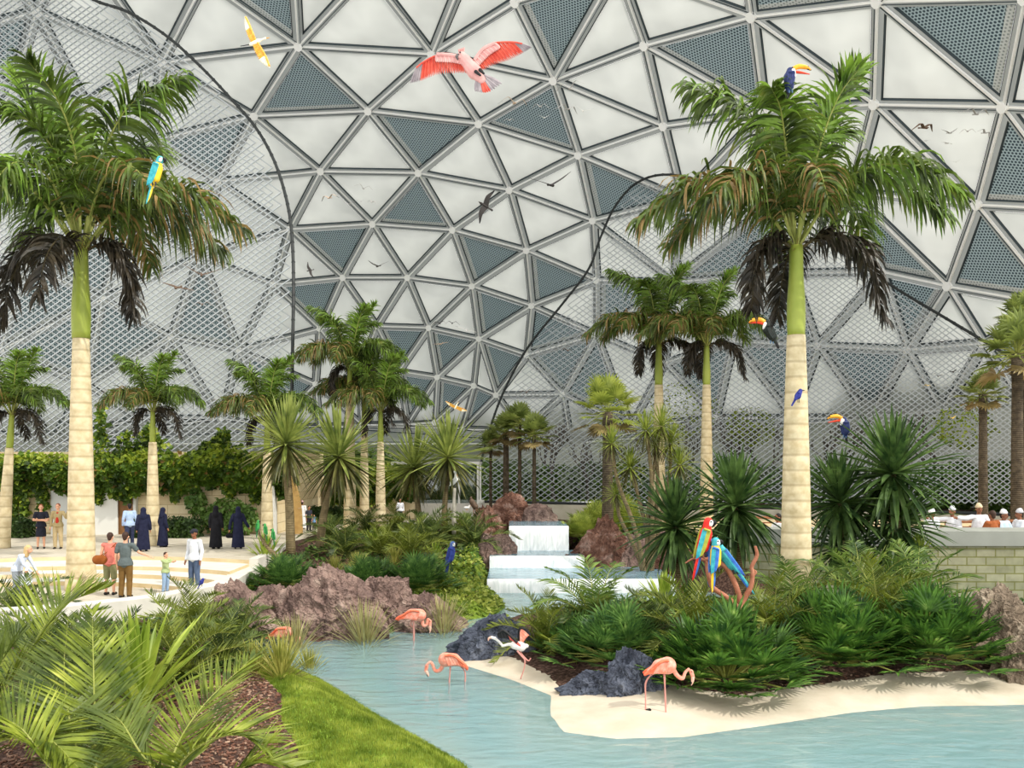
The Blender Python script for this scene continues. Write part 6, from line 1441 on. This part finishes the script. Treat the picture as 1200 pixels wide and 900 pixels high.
person(147, 703, 77, .7, 'person in a grey t-shirt and brown trousers seen from behind, one arm held out', B_, skinA, hairD, cl('grey_tee', (98,108,108)), 'short', cl('brown_trouser', (120,92,50)), pose=dict(le=(-.34,-.06,1.2), lw=(-.56,-.12,1.10), re=(.26,0,1.12)), Y=23.7)
person(152, 641, 51, 1.2, 'person in a light blue shirt and navy trousers walking away beside the open brown door', B_ + .5, skinC, hairB, cl('sky_shirt', (178,200,232)), 'long', cl('navy_trouser', (58,66,96)), pose=dict(lk=(-.1,-.12,.5), la=(-.11,-.16,.1), ra=(.11,.14,.1)))
nav, bk = cl('navy_robe', (34,38,64)), cl('black_robe', (26,26,32))
GA_ = 'people in dark robes on the upper plaza'
person(168, 646, 51, 1.2, 'person in a navy robe and headscarf just left of the small plaza palm', B_ + .3, skinB, None, robe=nav, hood=nav, group=GA_)
person(191, 641, 46, 1.2, 'person in a navy robe and headscarf just right of the small plaza palm', B_ - .6, skinB, None, robe=nav, hood=nav, group=GA_)
person(253, 643, 50, 1.2, 'person in a plain black robe and headscarf before the wall shrub', B_, skinB, None, robe=bk, hood=bk, group=GA_)
person(279, 643, 49, 1.2, 'person in a navy robe carrying a dark bag, rightmost of the robed group', B_ + .4, skinB, None, robe=nav, hood=nav, group=GA_, bag=(.8, bk, (.32,0,.55)), pose=dict(le=(-.3,0,1.1), lw=(-.42,-.05,.9), re=(.3,0,1.1), rw=(.34,0,.82)))
person(194, 694, 47, .7, 'child in a light green hooded top lifting both arms towards the right', PI/2 - .4, skinA, hairD, cl('pale_green', (178,194,140)), 'long', cl('pale_jeans', (150,176,206)), pose=dict(le=(-.22,-.22,1.32), re=(.22,-.22,1.32), lw=(-.1,-.42,1.36), rw=(.1,-.42,1.36)))
person(228, 691, 71, .7, 'person in a white hooded top, jeans and a dark cap standing inside the curb', -.3, skinC, hairB, cl('white_top', (226,230,236)), 'long', cl('jeans', (88,104,130)), cap=(cl('charcoal_cap', (52,54,62)), 1))
person(354, 620, 33, 1.2, 'person in a long white robe walking on the path behind the stemmed yuccas', B_, skinC, hairB, robe=cl('white_robe', (240,242,246)), cap=(cl('pale_red_scarf', (206,170,170)), 0))
person(362, 622, 29, 1.2, 'person in a dark sleeveless top beside the white robed walker', .8, skinB, hairB, cl('dark_grey_top', (60,62,74)), 'short', cl('dark_trouser', (50,48,56)))
person(368, 621, 18, 1.2, 'small child in a blue top next to the yucca mound on the path', .4, skinA, hairB, cl('child_blue', (120,160,206)), 'short', cl('dark_trouser', (50,48,56)))
person(469, 617, 29, 1.35, 'person with black hair and a white shirt in front of the glass pavilion ledge', .4, skinB, hairB, cl('white_shirt', (236,238,244)), 'long', cl('black_skirt', (34,36,44)), 'skirt', longhair=True, Y=43)
wr, lb_ = cl('white_robe', (240,242,246)), cl('light_blue_robe', (196,220,238)); wc = cl('white_cap', (240,240,240)); cc_ = cl('cream_cap', (226,206,170)); gc = cl('grey_cap', (206,206,210))
GM = 'robed diners on the right terrace'
def diner(px, pyh, Y, label, face, robe, cap, pose=None, hair=hairB, skin=skinC):
    S = 1.25; z = at(px, pyh, Y).z - 1.21*S
    return person(px, 0, 0, z, label, face, skin, hair, robe=robe, cap=cap, pose=pose, group=GM, seated=True, Y=Y, scale=S)
diner(1092, 602, 30.4, 'seated diner with a white cap leftmost behind the coping, facing left', -PI/2 + .4, wr, (wc, 0))
diner(1116, 599, 30.6, 'seated diner in a white robe and grey cap reaching an arm left', -.9, wr, (gc, 0), dict(le=(-.34,-.1,.95), lw=(-.52,-.25,.98)))
diner(1147, 596, 30.2, 'seated diner in a cream cap with a white robe facing the camera', -.1, wr, (cc_, 0), dict(le=(-.36,-.05,.93), lw=(-.60,-.12,.95)))
diner(1163, 603, 29.6, 'seated person with dark hair and brown clothing between the cream and white caps', B_ + .3, cl('russet', (160,92,52)), None, hair=hairD)
diner(1176, 603, 30.3, 'seated diner in a light blue robe and white cap', .5, lb_, (wc, 0))
diner(1195, 602, 30.5, 'seated diner in a white robe at the right edge facing left', -PI/2, wr, (gc, 0))
diner(912, 606, 32.0, 'seated person in white just left of the tall island palm trunk', -PI/2 + .3, wr, None)
r = empty('terrace_bench', (X(1145, 30.6), 30.45, 1.55), label='long low wooden bench the robed diners sit on', cat='bench')
mb = MB(); mb.box(-2.3, 2.3, -.35, .5, .38, .43); mb.build('seat', M_wood, r)
for sx_ in (-2.1, 0, 2.1): mb = MB(); mb.box(sx_-.05, sx_+.05, -.3, .4, 0, .38); mb.build('leg', M_wood, r)
